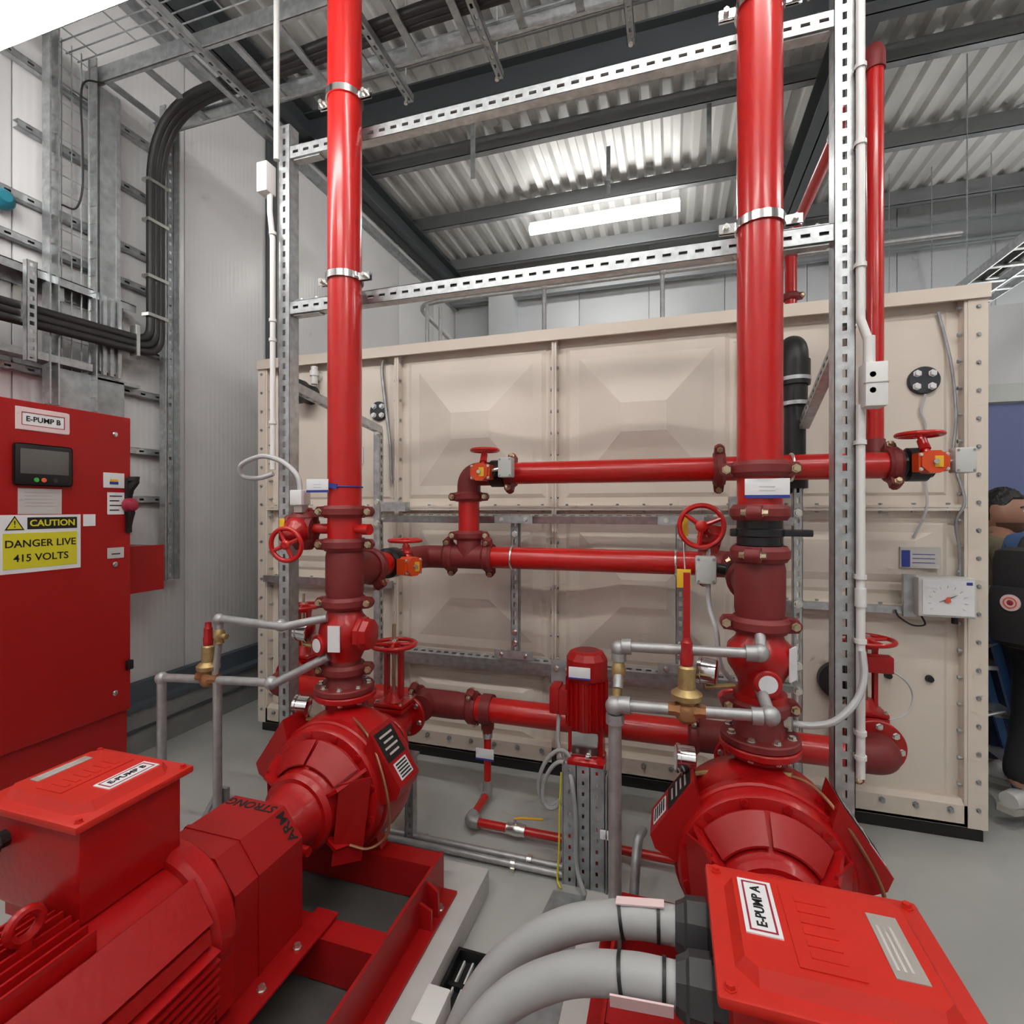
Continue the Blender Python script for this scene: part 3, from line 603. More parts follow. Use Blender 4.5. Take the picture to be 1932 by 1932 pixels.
tg = thing('warning_tags', 'two yellow hanging tags left of the upright red handwheel', 'tag', (.06, 2.08, 1.25), )
P('tag_plate', MB().bbox(.028, .062, 2.075, 2.080, 1.455, 1.53, .002), 'ylw', tg); P('tag_plate', MB().bbox(.020, .070, 2.020, 2.025, 1.265, 1.335, .002), 'ylw', tg); P('tag_wire', MB().tube([(.045, 2.078, 1.46), (.05, 2.05, 1.33)], .003, 6), 'zinc', tg)
T('switch_cable', MB().tube(spline([(.13, 2.03, 1.285), (.135, 2.02, 1.20), (.155, 1.98, 1.12), (.17, 1.98, 1.0), (.22, 2.0, .93)]), .009, 10), 'wcable', 'grey flexible cable hanging from the switch box beside the right riser', 'cable')
# upper crossover
UZ = 1.748
up = thing('crossover_pipe', 'upper red crossover pipe running behind the right riser to the valve by the tank end', 'pipe', (-.1, CY, UZ))
P('pipe', MB().cyl((-.80, CY, UZ), (.27, CY, UZ), PR, n=32).cyl((.27, CY, UZ), (.90, CY, UZ), PR, n=32), 'red', up)
P('pipe', MB().cyl((-1.05, CY, 1.40), (-1.05, CY, 1.64), PR, n=32), 'red', up)
P('elbow', MB().tube(fillet([(-1.05, CY, 1.60), (-1.05, CY, UZ), (-.90, CY, UZ)], .13, 12), PR+.006, 28), 'maroon', up)
coupling(up, (-1.05, CY, 1.625), (0,0,1), PR, (1,.1,0)); coupling(up, (-.81, CY, UZ), (1,0,0), PR, (0,-.4,-1)); coupling(up, (.215, CY-.0, UZ), (1,0,0), PR+.006, (0,-.35,1)); coupling(up, (.91, CY, UZ), (1,0,0), PR, (0,-.5,-1))
for xx in (.52, .70): P('u_bolt', MB().torus((xx, CY, UZ), (1,0,0), PR+.004, .006, 32, 8), 'zinc', up)
gear_valve('orange geared valve with flat handwheel at the left elbow of the upper crossover', (-.88, CY, UZ), (1,0,0), (0,-1,0), (0,0,1), (-.935, CY-.06, 1.868), (0,0,1), .07, (-.795, CY-.13, UZ+.02), R=.06, boxc=(-.93, CY-.12, UZ))
gear_valve('butterfly valve with orange gearbox near the right corner of the tank', (.995, CY, UZ), (1,0,0), (0,-1,0), (0,0,1), (.985, CY-.06, 1.868), (0,0,1), .078, (1.11, CY-.11, UZ+.005), R=.06, boxc=(1.0, CY-.12, UZ))
b = thing('test_return_pipe', 'slim red pipe rising by the tank corner and over the tank to the back', 'pipe', (.885, 2.66, 1.75))
P('elbow', MB().tube(fillet([(.90, CY+.0, UZ+.0), (.885, 2.70, UZ+.02), (.885, 2.72, 1.87)], .08, 8), .04, 18), 'maroon', b)
P('riser', MB().cyl((.885, 2.72, 1.86), (.885, 2.72, 3.58), .034, n=24), 'red', b)
P('elbow', MB().tube(fillet([(.885, 2.72, 3.55), (.885, 2.72, 3.655), (.885, 2.84, 3.655)], .08, 10), .041, 20), 'maroon', b)
P('overhead_run', MB().cyl((.885, 2.82, 3.655), (.885, 4.36, 3.655), .036, n=24), 'red', b)
P('elbow', MB().tube(fillet([(.885, 4.3, 3.655), (.885, 4.44, 3.655), (.885, 4.44, 3.5)], .09, 10), .045, 20), 'maroon', b)
P('drop_pipe', MB().cyl((.885, 4.44, 3.52), (.885, 4.44, 2.60), .042, n=24), 'red', b)
P('strap', MB().ring((.885, 3.3, 3.655), (0,1,0), .036, .041, .02), 'offw', b)
coupling(b, (.885, 4.44, 3.2), (0,0,1), .042, (1,0,0))
# ------------------------------------------------------------------ suction header and gate valves
HZ, HY, HR = .50, 2.56, .063
hd = thing('suction_header', 'red suction header pipe running low along the front of the tank', 'pipe', (-.6, HY, .44))
P('pipe', MB().cyl((-1.02, HY, HZ), (.10, HY, HZ), HR, n=32), 'red', hd); P('pipe', MB().cyl((.38, HY, HZ), (.80, HY, HZ), HR, n=32), 'red', hd); P('pipe', MB().cyl((-2.20, HY, HZ), (-1.34, HY, HZ), HR, n=32), 'red', hd)
P('elbow', MB().tube(fillet([(.76, HY, HZ), (.872, HY, HZ), (.872, HY+.13, HZ)], .10, 12), HR+.008, 28), 'maroon', hd)
P('elbow', MB().tube(fillet([(-2.18, HY, HZ), (-2.28, HY, HZ), (-2.28, HY+.12, HZ)], .10, 12), HR+.008, 28), 'maroon', hd)
P('tee_body', MB().cyl((-1.34, HY, HZ), (-1.10, HY, HZ), HR+.008, n=32).cyl((RB.x+.05, HY, HZ), (RB.x+.05, HY-.10, HZ), HR+.006, n=28).lathe((-1.12, HY, HZ), (1,0,0), [(0, HR+.008), (.1, HR+.002)], 32), 'maroon', hd)
P('tee_body', MB().cyl((.12, HY, HZ), (.40, HY, HZ), HR+.010, n=32).cyl((RA.x, HY, HZ), (RA.x, HY-.12, HZ), HR+.006, n=28), 'maroon', hd)
for xx in (-1.01, -1.34, .10, .40): coupling(hd, (xx, HY, HZ), (1,0,0), HR, (0,-.5,1))
coupling(hd, (.755, HY, HZ), (1,0,0), HR, (0,-.4,-1))
P('drain_saddle', MB().ring((-.985+.03, HY, HZ), (1,0,0), HR, HR+.014, .055).lathe((-.928, HY, HZ-HR+.01), (0,0,-1), [(0, .036), (.05, .034), (.06, .026), (.075, .026)], 18), 'maroon', hd)
flange(hd, (.872, HY+.10, HZ), (0,1,0), .118, .024, 'redcast', 8, .012, a0=.1); flange(hd, (-2.28, HY+.10, HZ), (0,1,0), .115, .024, 'redcast', 8, .012)
def gate_valve(c, flow, zt, label, R=.06, fl=.105, wR=.10, stem=.06, half=.10, box=False):
    c, flow = V(c), V(flow).normalized(); t = thing('gate_valve', label, 'valve', (c.x, c.y, c.z-.1)); z = V((0,0,1)); s_ = flow.cross(z)
    P('body', MB().lathe(c-flow*half, flow, [(0, R), (half*.5, R), (half*.7, R*1.25), (half*1.3, R*1.25), (half*1.5, R), (half*2, R)], 28).lathe(c, z, [(0, R*1.1), (.085, R*1.0)], 24), 'redcast', t)
    flange(t, c-flow*(half+.002), flow, fl, .020, 'redcast', 6, .011, a0=.3); flange(t, c+flow*(half-.018), flow, fl, .020, 'redcast', 6, .011, a0=.3)
    bn = P('bonnet', MB().bbox(c.x-R*1.25, c.x+R*1.25, c.y-R*1.05, c.y+R*1.05, c.z+.08, c.z+.10, .006).bbox(c.x-R*1.25, c.x+R*1.25, c.y-R*1.05, c.y+R*1.05, c.z+.103, c.z+.122, .006).lathe(c+z*.12, z, [(0, R*.85), (.05, R*.5)], 16), 'redcast', t)
    for i in (-1, 1):
        for j in (-1, 1): bolt(bn, c+V((i*R*1.02, j*R*.8, .122)), z, .009, 'zinc')
    yk = MB()
    for sg in (-1, 1): yk.obox(c+s_*sg*R*.62+z*((zt-c.z-.13)/2+.13), z, s_, flow, zt-c.z-.15, .016, .035)
    yk.obox(c+z*(zt-c.z-.03), s_, flow, z, R*1.5, .045, .02); P('yoke', yk, 'redcast', t)
    P('stem', MB().cyl(c+z*.13, c+z*(zt-c.z+stem), .009, n=10), 'yzinc', t)
    wheel('handwheel', (c.x, c.y, zt), (0,0,1), wR, .0105, t, 'red', 4, .3)
    P('hub_nut', MB().lathe((c.x, c.y, zt-.005), z, [(0, .022), (.03, .02)], 6), 'zinc', t)
    if box: P('supervisory_switch', MB().bbox(c.x-.02, c.x+.085, c.y-.09, c.y-.03, zt-.13, zt-.055, .006), 'redsheet', t)
    return t
gate_valve((RB.x+.02, 2.24, HZ), (0,1,0), .895, 'red rising stem gate valve just right of the left pump', R=.062, fl=.105, wR=.105, stem=.10, half=.13)
gate_valve((RA.x, 2.24, HZ), (0,1,0), .80, 'red gate valve behind the right pump', R=.062, fl=.105, wR=.09, stem=.03, half=.13)
gate_valve((.872, 2.80, HZ), (0,1,0), .945, 'red gate valve with big flat handwheel on the tank near its right end', R=.062, fl=.115, wR=.115, stem=.015, half=.115, box=True)
gate_valve((-2.28, 2.79, HZ), (0,1,0), .93, 'red gate valve on the tank behind the left post', R=.062, fl=.11, wR=.11, stem=.08, half=.11)
T('switch_cable', MB().tube(spline([(.95, 2.72, .83), (1.0, 2.70, .79), (1.03, 2.72, .72), (1.0, 2.70, .65), (.93, 2.68, .62)]), .004, 8), 'wcable', 'thin white cable looping from the switch on the right end gate valve', 'cable')
P('tank_outlet_collar', MB().lathe((.80, TY+.0, .70), (0,-1,0), [(0, .09), (.05, .09), (.05, .075)], 28), 'black', tank)
# pipe stub supports
def stand(x, y, z1, label, wd=.041, base=.0):
    t = thing('pipe_support', label, 'pipe support', (x, y, base)); b = MB(); slotted(b, (x, y, base+.008), (x, y, z1), (0,-1,0), wd, wd, pitch=.05, sl=.026, sw=.013, lip=.008)
    P('post', b, 'galv', t, smooth=False); P('foot_plate', MB().box(x-.06, x+.06, y-.04, y+.08, base, base+.008), 'galv', t); return t
s1 = stand(-1.17, 2.15, .40, 'short slotted steel post under the suction valve right of the left pump')
P('cradle', MB().box(-1.28, -1.14, 2.12, 2.20, .395, .41), 'galv', s1)
# drain line
t = thing('drain_pipe', 'thin red drain pipe dropping from the header and running along the floor', 'pipe', (-.7, 2.31, 0))
P('drop', MB().cyl((-.928, HY, .385), (-.928, HY, .09), .019, n=16), 'red', t)
P('union', MB().lathe((-.928, HY, .35), (0,0,1), [(0, .026), (.025, .028), (.035, .024)], 8), 'galvp', t); P('union', MB().lathe((-.928, HY, .095), (0,0,1), [(0, .025), (.03, .025)], 12), 'galvp', t)
P('elbow', MB().tube(fillet([(-.928, HY, .10), (-.928, HY, .055), (-.928, HY-.04, .055)], .03), .026, 14), 'galvp', t); P('elbow', MB().tube(fillet([(-.928, 2.36, .055), (-.928, 2.31, .055), (-.88, 2.31, .055)], .03), .030, 14), 'galvp', t)
P('run', MB().cyl((-.928, HY-.02, .055), (-.928, 2.33, .055), .019, n=16).cyl((-.9, 2.31, .055), (.35, 2.31, .055), .019, n=16), 'red', t)
P('ball_valve', MB().lathe((-.74, 2.31, .055), (1,0,0), [(0, .026), (.02, .026), (.03, .03), (.06, .03), (.07, .026), (.09, .026)], 12).cyl((-.70, 2.31, .08), (-.70, 2.31, .105), .007, n=8), 'zinc', t, 'zinc ball valve')
P('valve_lever', MB().tube([(-.70, 2.31, .105), (-.68, 2.31, .112), (-.57, 2.33, .112)], .006, 8), 'ylw', t, 'yellow lever')
P('drain_tag', MB().bbox(-.985, -.885, HY-.026, HY-.022, .245, .30, .002), 'paper', t, 'white tag with blue edge'); P('tag_edge', MB().box(-.985, -.885, HY-.027, HY-.021, .24, .25), 'bluei', t)
for k, (yy, x0_, x1_, lab) in enumerate(((2.12, -2.3, -.42, 'nearer'), (2.165, -2.3, -.42, 'farther'))):
    t = thing('floor_conduit', '%s of two grey steel conduits along the floor behind the pumps' % lab, 'conduit', (-.9, yy, 0))
    P('tube', MB().cyl((x0_, yy, .028), (x1_, yy, .028), .014, n=14), 'galvp', t)
    for xx in ((-.66, -1.5) if k == 0 else (-.6,)): P('saddle', MB().ring((xx, yy, .028), (1,0,0), .0145, .021, .02, 16).box(xx, xx+.02, yy-.035, yy+.035, 0, .012), 'zinc', t)
# ------------------------------------------------------------------ slotted framework standing against the tank
BY = 2.78
fw = thing('pipe_rack', 'low slotted channel rack between the tank and the crossover pipes', 'steel frame', (-.5, BY, 0))
for xx, z0, z1 in ((-1.70, .008, 2.05), (.585, .008, 1.98)):
    b = MB(); slotted(b, (xx, BY, z0), (xx, BY, z1), (1,0,0) if xx < 0 else (0,-1,0), .041, .041, lip=.008); P('post', b, 'galv', fw, smooth=False); P('foot_plate', MB().box(xx-.06, xx+.06, BY-.06, BY+.06, 0, .008), 'galv', fw)
for zz in (1.525, .72):
    b = MB(); slotted(b, (-1.68, BY-.02, zz), (.56, BY-.02, zz), (0,-.3,1) if zz > 1 else (0,-.5,1), .041, .041, lip=.008); P('crossbar', b, 'galv', fw, smooth=False)
for xx in (-.835, .045):
    b = MB(); slotted(b, (xx, BY-.03, .75), (xx, BY-.03, 1.50), (0,-1,0), .045, .041, sl=.028, sw=.016, lip=.008); o = P('upright', b, 'galvd', fw, smooth=False)
    for zz in (1.50, .75):
        br = P('cleat', MB().box(xx-.11, xx+.11, BY-.062, BY-.055, zz-.02, zz+.025), 'galv', fw)
        for q in (-.07, .07): bolt(br, (xx+q, BY-.062, zz), (0,-1,0), .010)
    for zz in (1.42, .87, .81): bolt(o, (xx, BY-.031, zz), (0,-1,0), .014)
gp = P('gusset_plate', MB().prism([(-.62, BY-.06, .5), (-.50, BY-.06, .5), (-.50, BY-.06, .74), (-.62, BY-.06, .74)], (0,.008,0)), 'galvd', fw)
for q in ((-.59, .70), (-.53, .70), (-.59, .55), (-.53, .55)): bolt(gp, (q[0], BY-.061, q[1]), (0,-1,0), .012)
P('end_bracket', MB().box(-1.66, -1.50, BY-.07, BY-.01, 1.545, 1.60), 'galv', fw); P('end_bracket', MB().box(.27, .40, BY-.09, BY-.02, 1.55, 1.62), 'galv', fw)
for z_, s_ in ((2.02, -1), (1.47, -1), (1.60, -1)): bolt(fw, (-1.70, BY-.045, z_), (0,-1,0), .016)
for z_ in (1.54, 1.10, .80, .68): bolt(fw, (.585, BY-.001, z_), (0,-1,0), .016)
b = MB(); slotted(b, (-1.735, 2.02, 2.13), (-1.70, BY-.02, 2.02), (0,0,-1), .041, .041, sl=.02, lip=.008); P('stay', b, 'galv', fw, smooth=False)
b = MB(); slotted(b, (.56, 2.02, 2.20), (.585, BY-.02, 1.96), (-1,0,0), .041, .041, lip=.008); P('stay', b, 'galv', fw, smooth=False)
b = MB(); slotted(b, (.46, HY-.02, .43), (.62, 2.05, .10), (-.6,-.5,.6), .055, .03, sl=.014, sw=.014, pitch=.06); P('stay', b, 'galv', fw, smooth=False)
# ================================================================== pump sets
def plinth(x0, x1, y0, y1, label):
    o = T('plinth', MB().bbox(x0, x1, y0, y1, 0, .10, .012), 'plinth', label, 'plinth'); c = (x0+x1)/2+(.03 if x0 < -1 else 0)
    P('dark_infill', MB().box(c-.42, c+.42, -.5, 1.74, .095, .108), 'infill', o, 'dark infill inside the base frame')  # thin dark grey slab covering the plinth top between the rails
SZ = .48
def pump_set(X, label, nx, box_dx, letter, side):
    t = thing('fire_pump', label, 'pump', (X, 1.0, .10)); z = V((0,0,1))
    # --- base frame: two channel rails, cross members
    for sg in (-1, 1):
        xr = X+.43*sg
        r = P('base_rail', MB().box(xr-.005, xr+.005, -.55, 1.80, .10, .25).box(min(xr, xr+.06*sg), max(xr, xr+.06*sg), -.55, 1.80, .10, .112), 'redsheet', t, smooth=False)
        for yy in (1.70, .9, .1):
            bolt(r, (xr+.036*sg, yy, .112), z, .012, 'zinc')
        P('gusset', MB().prism([(xr, 1.66, .112), (xr+.05*sg, 1.66, .112), (xr+.045*sg, 1.66, .20), (xr, 1.66, .23)], (0, .012, 0)).prism([(xr, 1.60, .112), (xr+.05*sg, 1.60, .112), (xr+.05*sg, 1.60, .18), (xr, 1.60, .20)], (0, .01, 0)), 'redsheet', t)
    for y0, y1 in ((1.72, 1.80), (1.33, 1.41), (.35, .43)):
        P('cross_member', MB().box(X-.424, X+.424, y0, y1, .229, .243).box(X-.424, X+.424, y0, y0+.008, .113, .229), 'redsheet', t, smooth=False)
    # --- motor
    mo = P('motor', MB().lathe((X, .22, SZ), (0,1,0), [(0, .10), (.0, .165), (.80, .165), (.82, .150)], 40), 'redcast', t)
    P('end_shield', MB().lathe((X, .99, SZ), (0,1,0), [(0, .185), (.015, .20), (.06, .20), (.075, .185), (.10, .14)], 36).box(X-.19, X+.19, 1.0, 1.055, SZ-.19, SZ+.02), 'redcast', mo)
    P('end_shield', MB().lathe((X, .17, SZ), (0,1,0), [(0, .16), (.015, .19), (.06, .19)], 36), 'redcast', mo)
    P('fan_cowl', MB().lathe((X, -.02, SZ), (0,1,0), [(0, .15), (.02, .185), (.19, .19)], 36), 'redsheet', mo)
    for sg in (-1, 1):
        a = .70
        P('corner_slab', MB().obox((X+sg*.150, .61, SZ+.105), (0,1,0), (sg*.55,0,-.8), (sg*.8,0,.55), .76, .115, .02), 'redcast', mo, smooth=False)
        P('corner_slab', MB().obox((X+sg*.185, .61, SZ+.035), (0,1,0), (sg*.15,0,-1), (1,0,.15*sg), .74, .035, .016), 'redcast', mo, smooth=False)
        me = None
        for k in range(9):
            zz = SZ+.005-k*.022; ox = .215-.006*max(0, k-5)
            P('cooling_fin', MB().obox((X+sg*(ox+.13)/2, .61, zz), (0,1,0), (1,0,-.18*sg), (.18*sg,0,1), .76, ox-.13, .006), 'redcast', mo, smooth=False)
    for k in range(9):
        xx = X-.10+k*.025
        P('cooling_fin', MB().box(xx-.003, xx+.003, .24, .78, SZ+.12, SZ+.205-abs(k-4)*.004), 'redcast', mo, smooth=False)
    P('side_pad', MB().obox((X+.205, .45, SZ+.06), (0,1,0), (.25,0,1), (1,0,-.25), .32, .05, .012), 'redcast', mo, smooth=False)
    P('lifting_eye', MB().torus((X+.02, .70, SZ+.24), (1,0,0), .028, .010, 20, 8).cyl((X+.02, .70, SZ+.15), (X+.02, .70, SZ+.215), .014, n=10), 'redcast', mo)
    for yy in (.36, .90):
        for sg in (-1, 1): P('motor_foot', MB().bbox(X+sg*.19-.06, X+sg*.19+.06, yy-.05, yy+.05, .25, .272, .005).box(X+sg*.16-.02, X+sg*.16+.02, yy-.03, yy+.03, .27, .38), 'redcast', mo)
    # --- terminal box
    bx = X+box_dx; b0, b1, y0, y1 = bx-.150, bx+.150, .79, 1.035
    tb = P('terminal_box', MB().bbox(b0, b1, y0, y1, .645, .862, .012).prism([(b0+.02, y0+.02, .60), (b1-.02, y0+.02, .60), (b1-.02, y1-.02, .60), (b0+.02, y1-.02, .60)], (0,0,.06)), 'redcast', t)
    l0, l1, m0, m1 = bx-.17, bx+.17, .77, 1.055
    ld = MB(); ld.bbox(l0, l1, m0, m1, .862, .880, .006)
    ca = .03; i0, i1, j0, j1 = l0+.028, l1-.028, m0+.028, m1-.028
    def oct_(ins, zz): return [(i0+ca, j0+ins, zz), (i1-ca, j0+ins, zz), (i1-ins, j0+ca, zz), (i1-ins, j1-ca, zz), (i1-ca, j1-ins, zz), (i0+ca, j1-ins, zz), (i0+ins, j1-ca, zz), (i0+ins, j0+ca, zz)]
    r0, r1 = oct_(0, .879), oct_(.014, .900)
    ld.add(r0+r1, [(k, (k+1) % 8, 8+(k+1) % 8, 8+k) for k in range(8)]+[tuple(range(8, 16))])
    ld.box(bx-.055, bx+.03, j0+.03, j1-.03, .8995, .902)
    lid = P('lid', ld, 'lid', tb)
    for xx in (l0+.018, l1-.018):
        for yy in (m0+.018, m1-.018): bolt(lid, (xx, yy, .880), z, .007, 'lid', .006, name='lid_screw')
    # pump name label on the lid: reads along Y
    q0, q1 = (i0+.022, i0+.075) if side < 0 else (i1-.075, i1-.022)
    lb = P('pump_label', MB().box(q0, q1, j0+.075, j1-.03, .899, .9022), 'paper', lid, 'white label with red border reading E-PUMP %s' % letter)
    o = .006
    for q in (MB().box(q0+o, q1-o, j0+.075+o, j0+.075+o+.003, .902, .9028), MB().box(q0+o, q1-o, j1-.03-o-.003, j1-.03-o, .902, .9028), MB().box(q0+o, q0+o+.003, j0+.078+o, j1-.033-o, .902, .9028), MB().box(q1-.003-o, q1-o, j0+.078+o, j1-.033-o, .902, .9028)):
        P('border', q, 'redi', lb)
    text('lettering', 'E-PUMP '+letter, .0215, ((q0+q1)/2, (j0+.075+j1-.03)/2, .9026), (0,1,0), (-1,0,0), 'ink', lb, bold=.0004)
    P('metal_plate', MB().box(*((i1-.072, i1-.030) if side < 0 else (i0+.03, i0+.06)), j0+.05, j1-.055, .899, .9016), 'plate', lid, 'dull metal data plate')
    mx = (i1-.072, i1-.030) if side < 0 else (i0+.03, i0+.06)
    for k in range(3): P('plate_print', MB().box(mx[0]+.006+k*.009, mx[0]+.010+k*.009, j0+.065, j1-.08-.012*(k % 2), .9015, .9020), 'greyp', lid)
    for k in range(6): P('cast_lettering', MB().box(bx-.035, bx+.012, j0+.05+k*.023, j0+.062+k*.023, .9015, .9032), 'lid', lid)
    if side < 0:                                             # cable glands on the -X side
        for yy, zz in ((.985, .80), (.862, .80)):
            g = P('cable_gland', MB().lathe((b0, yy, zz), (-1,0,0), [(0, .045), (.022, .045), (.022, .052), (.024, .052), (.055, .050), (.060, .044), (.075, .036)], 8), 'gland', tb, smooth=False)
    else:
        P('cable_gland', MB().lathe((bx-.09, y0, .80), (0,-1,0), [(0, .02), (.02, .02), (.02, .026), (.05, .022)], 8), 'gland', tb)
    # --- coupling guard
    pg = [(X-.165, 1.08, .255), (X+.165, 1.08, .255), (X+.165, 1.08, .535), (X+.098, 1.08, .622), (X-.098, 1.08, .622), (X-.165, 1.08, .535)]
    cg = P('coupling_guard', MB().prism(pg, (0, .26, 0)), 'redsheet', t, smooth=False)
    P('guard_seam', MB().prism([(p[0]+(.003 if p[0] > X else -.003), 1.16, p[2]+(.003 if p[2] > .3 else 0)) for p in pg], (0, .012, 0)), 'redsheet', cg, smooth=False)
    for sg in (-1, 1):
        ft = P('guard_foot', MB().box(min(X+.16*sg, X+.24*sg), max(X+.16*sg, X+.24*sg), .95, 1.42, .250, .257), 'redsheet', cg, smooth=False)
        for yy in (1.0, 1.13, 1.27): bolt(ft, (X+.205*sg, yy, .257), z, .010, 'zinc')
    text('lettering', 'STRONG', .046, (X-.005, 1.312, .6226), (-1,0,0), (0,-1,0), 'ink', cg, label='black ARMSTRONG lettering', bold=.0008)
    d = V((.098-.165, 0, .622-.535)).normalized(); text('lettering', 'ARM', .046, V((X+.1315, 1.312, .5785))+V((.79,0,.61))*.0006, d, (0,-1,0), 'ink', cg, bold=.0008)
    # --- bearing housing, cover cone, volute
    P('bearing_housing', MB().lathe((X, 1.33, SZ), (0,1,0), [(0, .085), (.02, .098), (.14, .100), (.16, .112), (.20, .125), (.22, .125)], 36).cyl((X+.09, 1.42, SZ-.05), (X+.125, 1.42, SZ-.05), .016, n=12), 'redcast', t)
    cv = P('cover', MB().lathe((X, 1.50, SZ), (0,1,0), [(0, .13), (.02, .140), (.025, .128), (.05, .135), (.13, .200), (.145, .205), (.15, .235), (.165, .245), (.20, .247)], 44), 'redcast', t)
    for sg in (-1, 1):                                       # sheet guard halves over the bracket, slot between them
        gv = []; n = 10
        for (yy, rr) in ((1.552, .150), (1.625, .207), (1.63, .207)):
            for off in (.0, .006):
                for k in range(n+1):
                    a = sg*(.035+(.92-.035)*k/n); gv.append((X+math.sin(a)*(rr+off), yy, SZ+math.cos(a)*(rr+off)))
        m_ = n+1; gf = []
        for r_ in range(2):
            for k in range(n):
                a0_, b0_ = r_*2*m_, (r_+1)*2*m_
                gf += [(a0_+k, a0_+k+1, b0_+k+1, b0_+k), (a0_+m_+k, b0_+m_+k, b0_+m_+k+1, a0_+m_+k+1)]
            for k in (0, n): gf.append((a0_+k, b0_+k, b0_+m_+k, a0_+m_+k))
        for k in range(n): gf += [(k, m_+k, m_+k+1, k+1), (4*m_+k, 4*m_+k+1, 5*m_+k+1, 5*m_+k)]
        P('guard_half', MB().add(gv, gf), 'redsheet', cv)
    for ang in (-1.0, 1.0, 2.2, -2.2):
        dd = V((math.sin(ang), 0, math.cos(ang))); s_ = dd.cross(V((0,1,0)))
        P('bracket_rib', MB().prism([V((X, 1.525, SZ))+dd*.13-s_*.006, V((X, 1.525, SZ))+dd*.185-s_*.006, V((X, 1.64, SZ))+dd*.235-s_*.006, V((X, 1.64, SZ))+dd*.19-s_*.006], s_*.012), 'redcast', cv)
    for sg in (-1, 1):
        gp_ = P('bracket_guard', MB().prism([(X+sg*.125, 1.535, SZ-.17), (X+sg*.19, 1.62, SZ-.19), (X+sg*.215, 1.645, SZ+.10), (X+sg*.15, 1.545, SZ+.115)], (sg*.006, -.006, 0)), 'redsheet', cv, smooth=False)
    rg = P('casing_ring', MB().lathe((X, 1.69, SZ), (0,1,0), [(0, .225), (0, .250), (.006, .256), (.034, .256), (.04, .250)], 48), 'redcast', t)
    bolt_circle(rg, (X, 1.665, SZ), (0,-1,0), .222, 12, .014, 'redcast', .26, .02)
    P('volute', MB().lathe((X, 1.725, SZ), (0,1,0), [(0, .245), (.05, .262), (.10, .268), (.15, .262), (.21, .225), (.25, .15), (.28, .09), (.40, .075)], 44), 'redcast', t)
    P('discharge_neck', MB().tube(spline([(X+nx*.6, 1.86, SZ+.15), (X+nx*.8, 1.868, SZ+.22), (X+nx, 1.87, .70), (X+nx, 1.87, .775)]), [.095]*8+[.090]*8+[.082]*8+[.08], 28), 'redcast', t)
    flange(t, (X+nx, 1.87, .770), (0,0,1), .125, .024, 'redcast', 8, .011, both=True, a0=.39, name='discharge_flange')
    flange(t, (X, 2.095, SZ), (0,1,0), .115, .02, 'redcast', 8, .011, name='suction_flange')
    for sg in (-1, 1): P('casing_foot', MB().prism([(X+sg*.10, 1.74, SZ-.22), (X+sg*.17, 1.74, SZ-.17), (X+sg*.20, 1.74, .25), (X+sg*.13, 1.74, .25)], (0, .05, 0)), 'redcast', t)
    # side guards with data plates
    for sg in (-1, 1):
        pts = [(X+sg*.195, 1.665, SZ+.25), (X+sg*.325, 1.665, SZ+.06), (X+sg*.31, 1.665, SZ+.02), (X+sg*.19, 1.665, SZ-.04), (X+sg*.17, 1.665, SZ+.15)]
        g = P('side_guard', MB().prism(pts, (0, .145, 0)), 'redsheet', t, smooth=False)
        a, c = V(pts[0]), V(pts[1]); n = V(((c.z-a.z)*-1, 0, (c.x-a.x))).normalized(); n = n if n.x*sg > 0 else -n; u = (c-a).normalized(); y_ = V((0,1,0))
        m_ = (a+c)/2+y_*.0725+n*.001; L = (c-a).length
        P('data_plate', MB().obox(m_-u*L*.17, u, y_, n, L*.5, .12, .002), 'ink', g, 'black data plate'); P('bar_label', MB().obox(m_+u*L*.28, u, y_, n, L*.28, .085, .002), 'paper', g, 'white label with printed bars')
        for k in range(4): P('print_row', MB().obox(m_-u*L*(.32-.1*k)+n*.0012, u, y_, n, .008, .085-.02*(k % 2), .001), 'greyp', g)
        for k in range(5): P('print_bar', MB().obox(m_+u*L*(.18+.05*k)+n*.0012, u, y_, n, .006, .07, .001), 'ink', g)
    # copper flush tube
    P('flush_tube', MB().tube(spline([(X+nx+.05, 1.80, SZ+.245), (X+nx+.12, 1.76, SZ+.245), (X+.20, 1.68, SZ+.20), (X+.285, 1.64, SZ+.05), (X+.295, 1.63, SZ-.08), (X+.24, 1.60, SZ-.13), (X+.17, 1.58, SZ-.12)]), .0055, 8), 'copper', t)
    P('tube_fitting', MB().cyl((X+nx+.03, 1.81, SZ+.24), (X+nx+.08, 1.785, SZ+.25), .010, n=6), 'brass', t)
    return t
XB, XA = -1.265, .262
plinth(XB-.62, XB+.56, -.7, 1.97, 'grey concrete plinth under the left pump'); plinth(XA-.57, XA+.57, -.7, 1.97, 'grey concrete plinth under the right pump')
pump_set(XB, 'red end suction fire pump with finned motor on the left, marked E-PUMP B', -.05, -.115, 'B', 1)
pump_set(XA, 'red end suction fire pump with its motor box in the lower right, marked E-PUMP A', .018, -.03, 'A', -1)
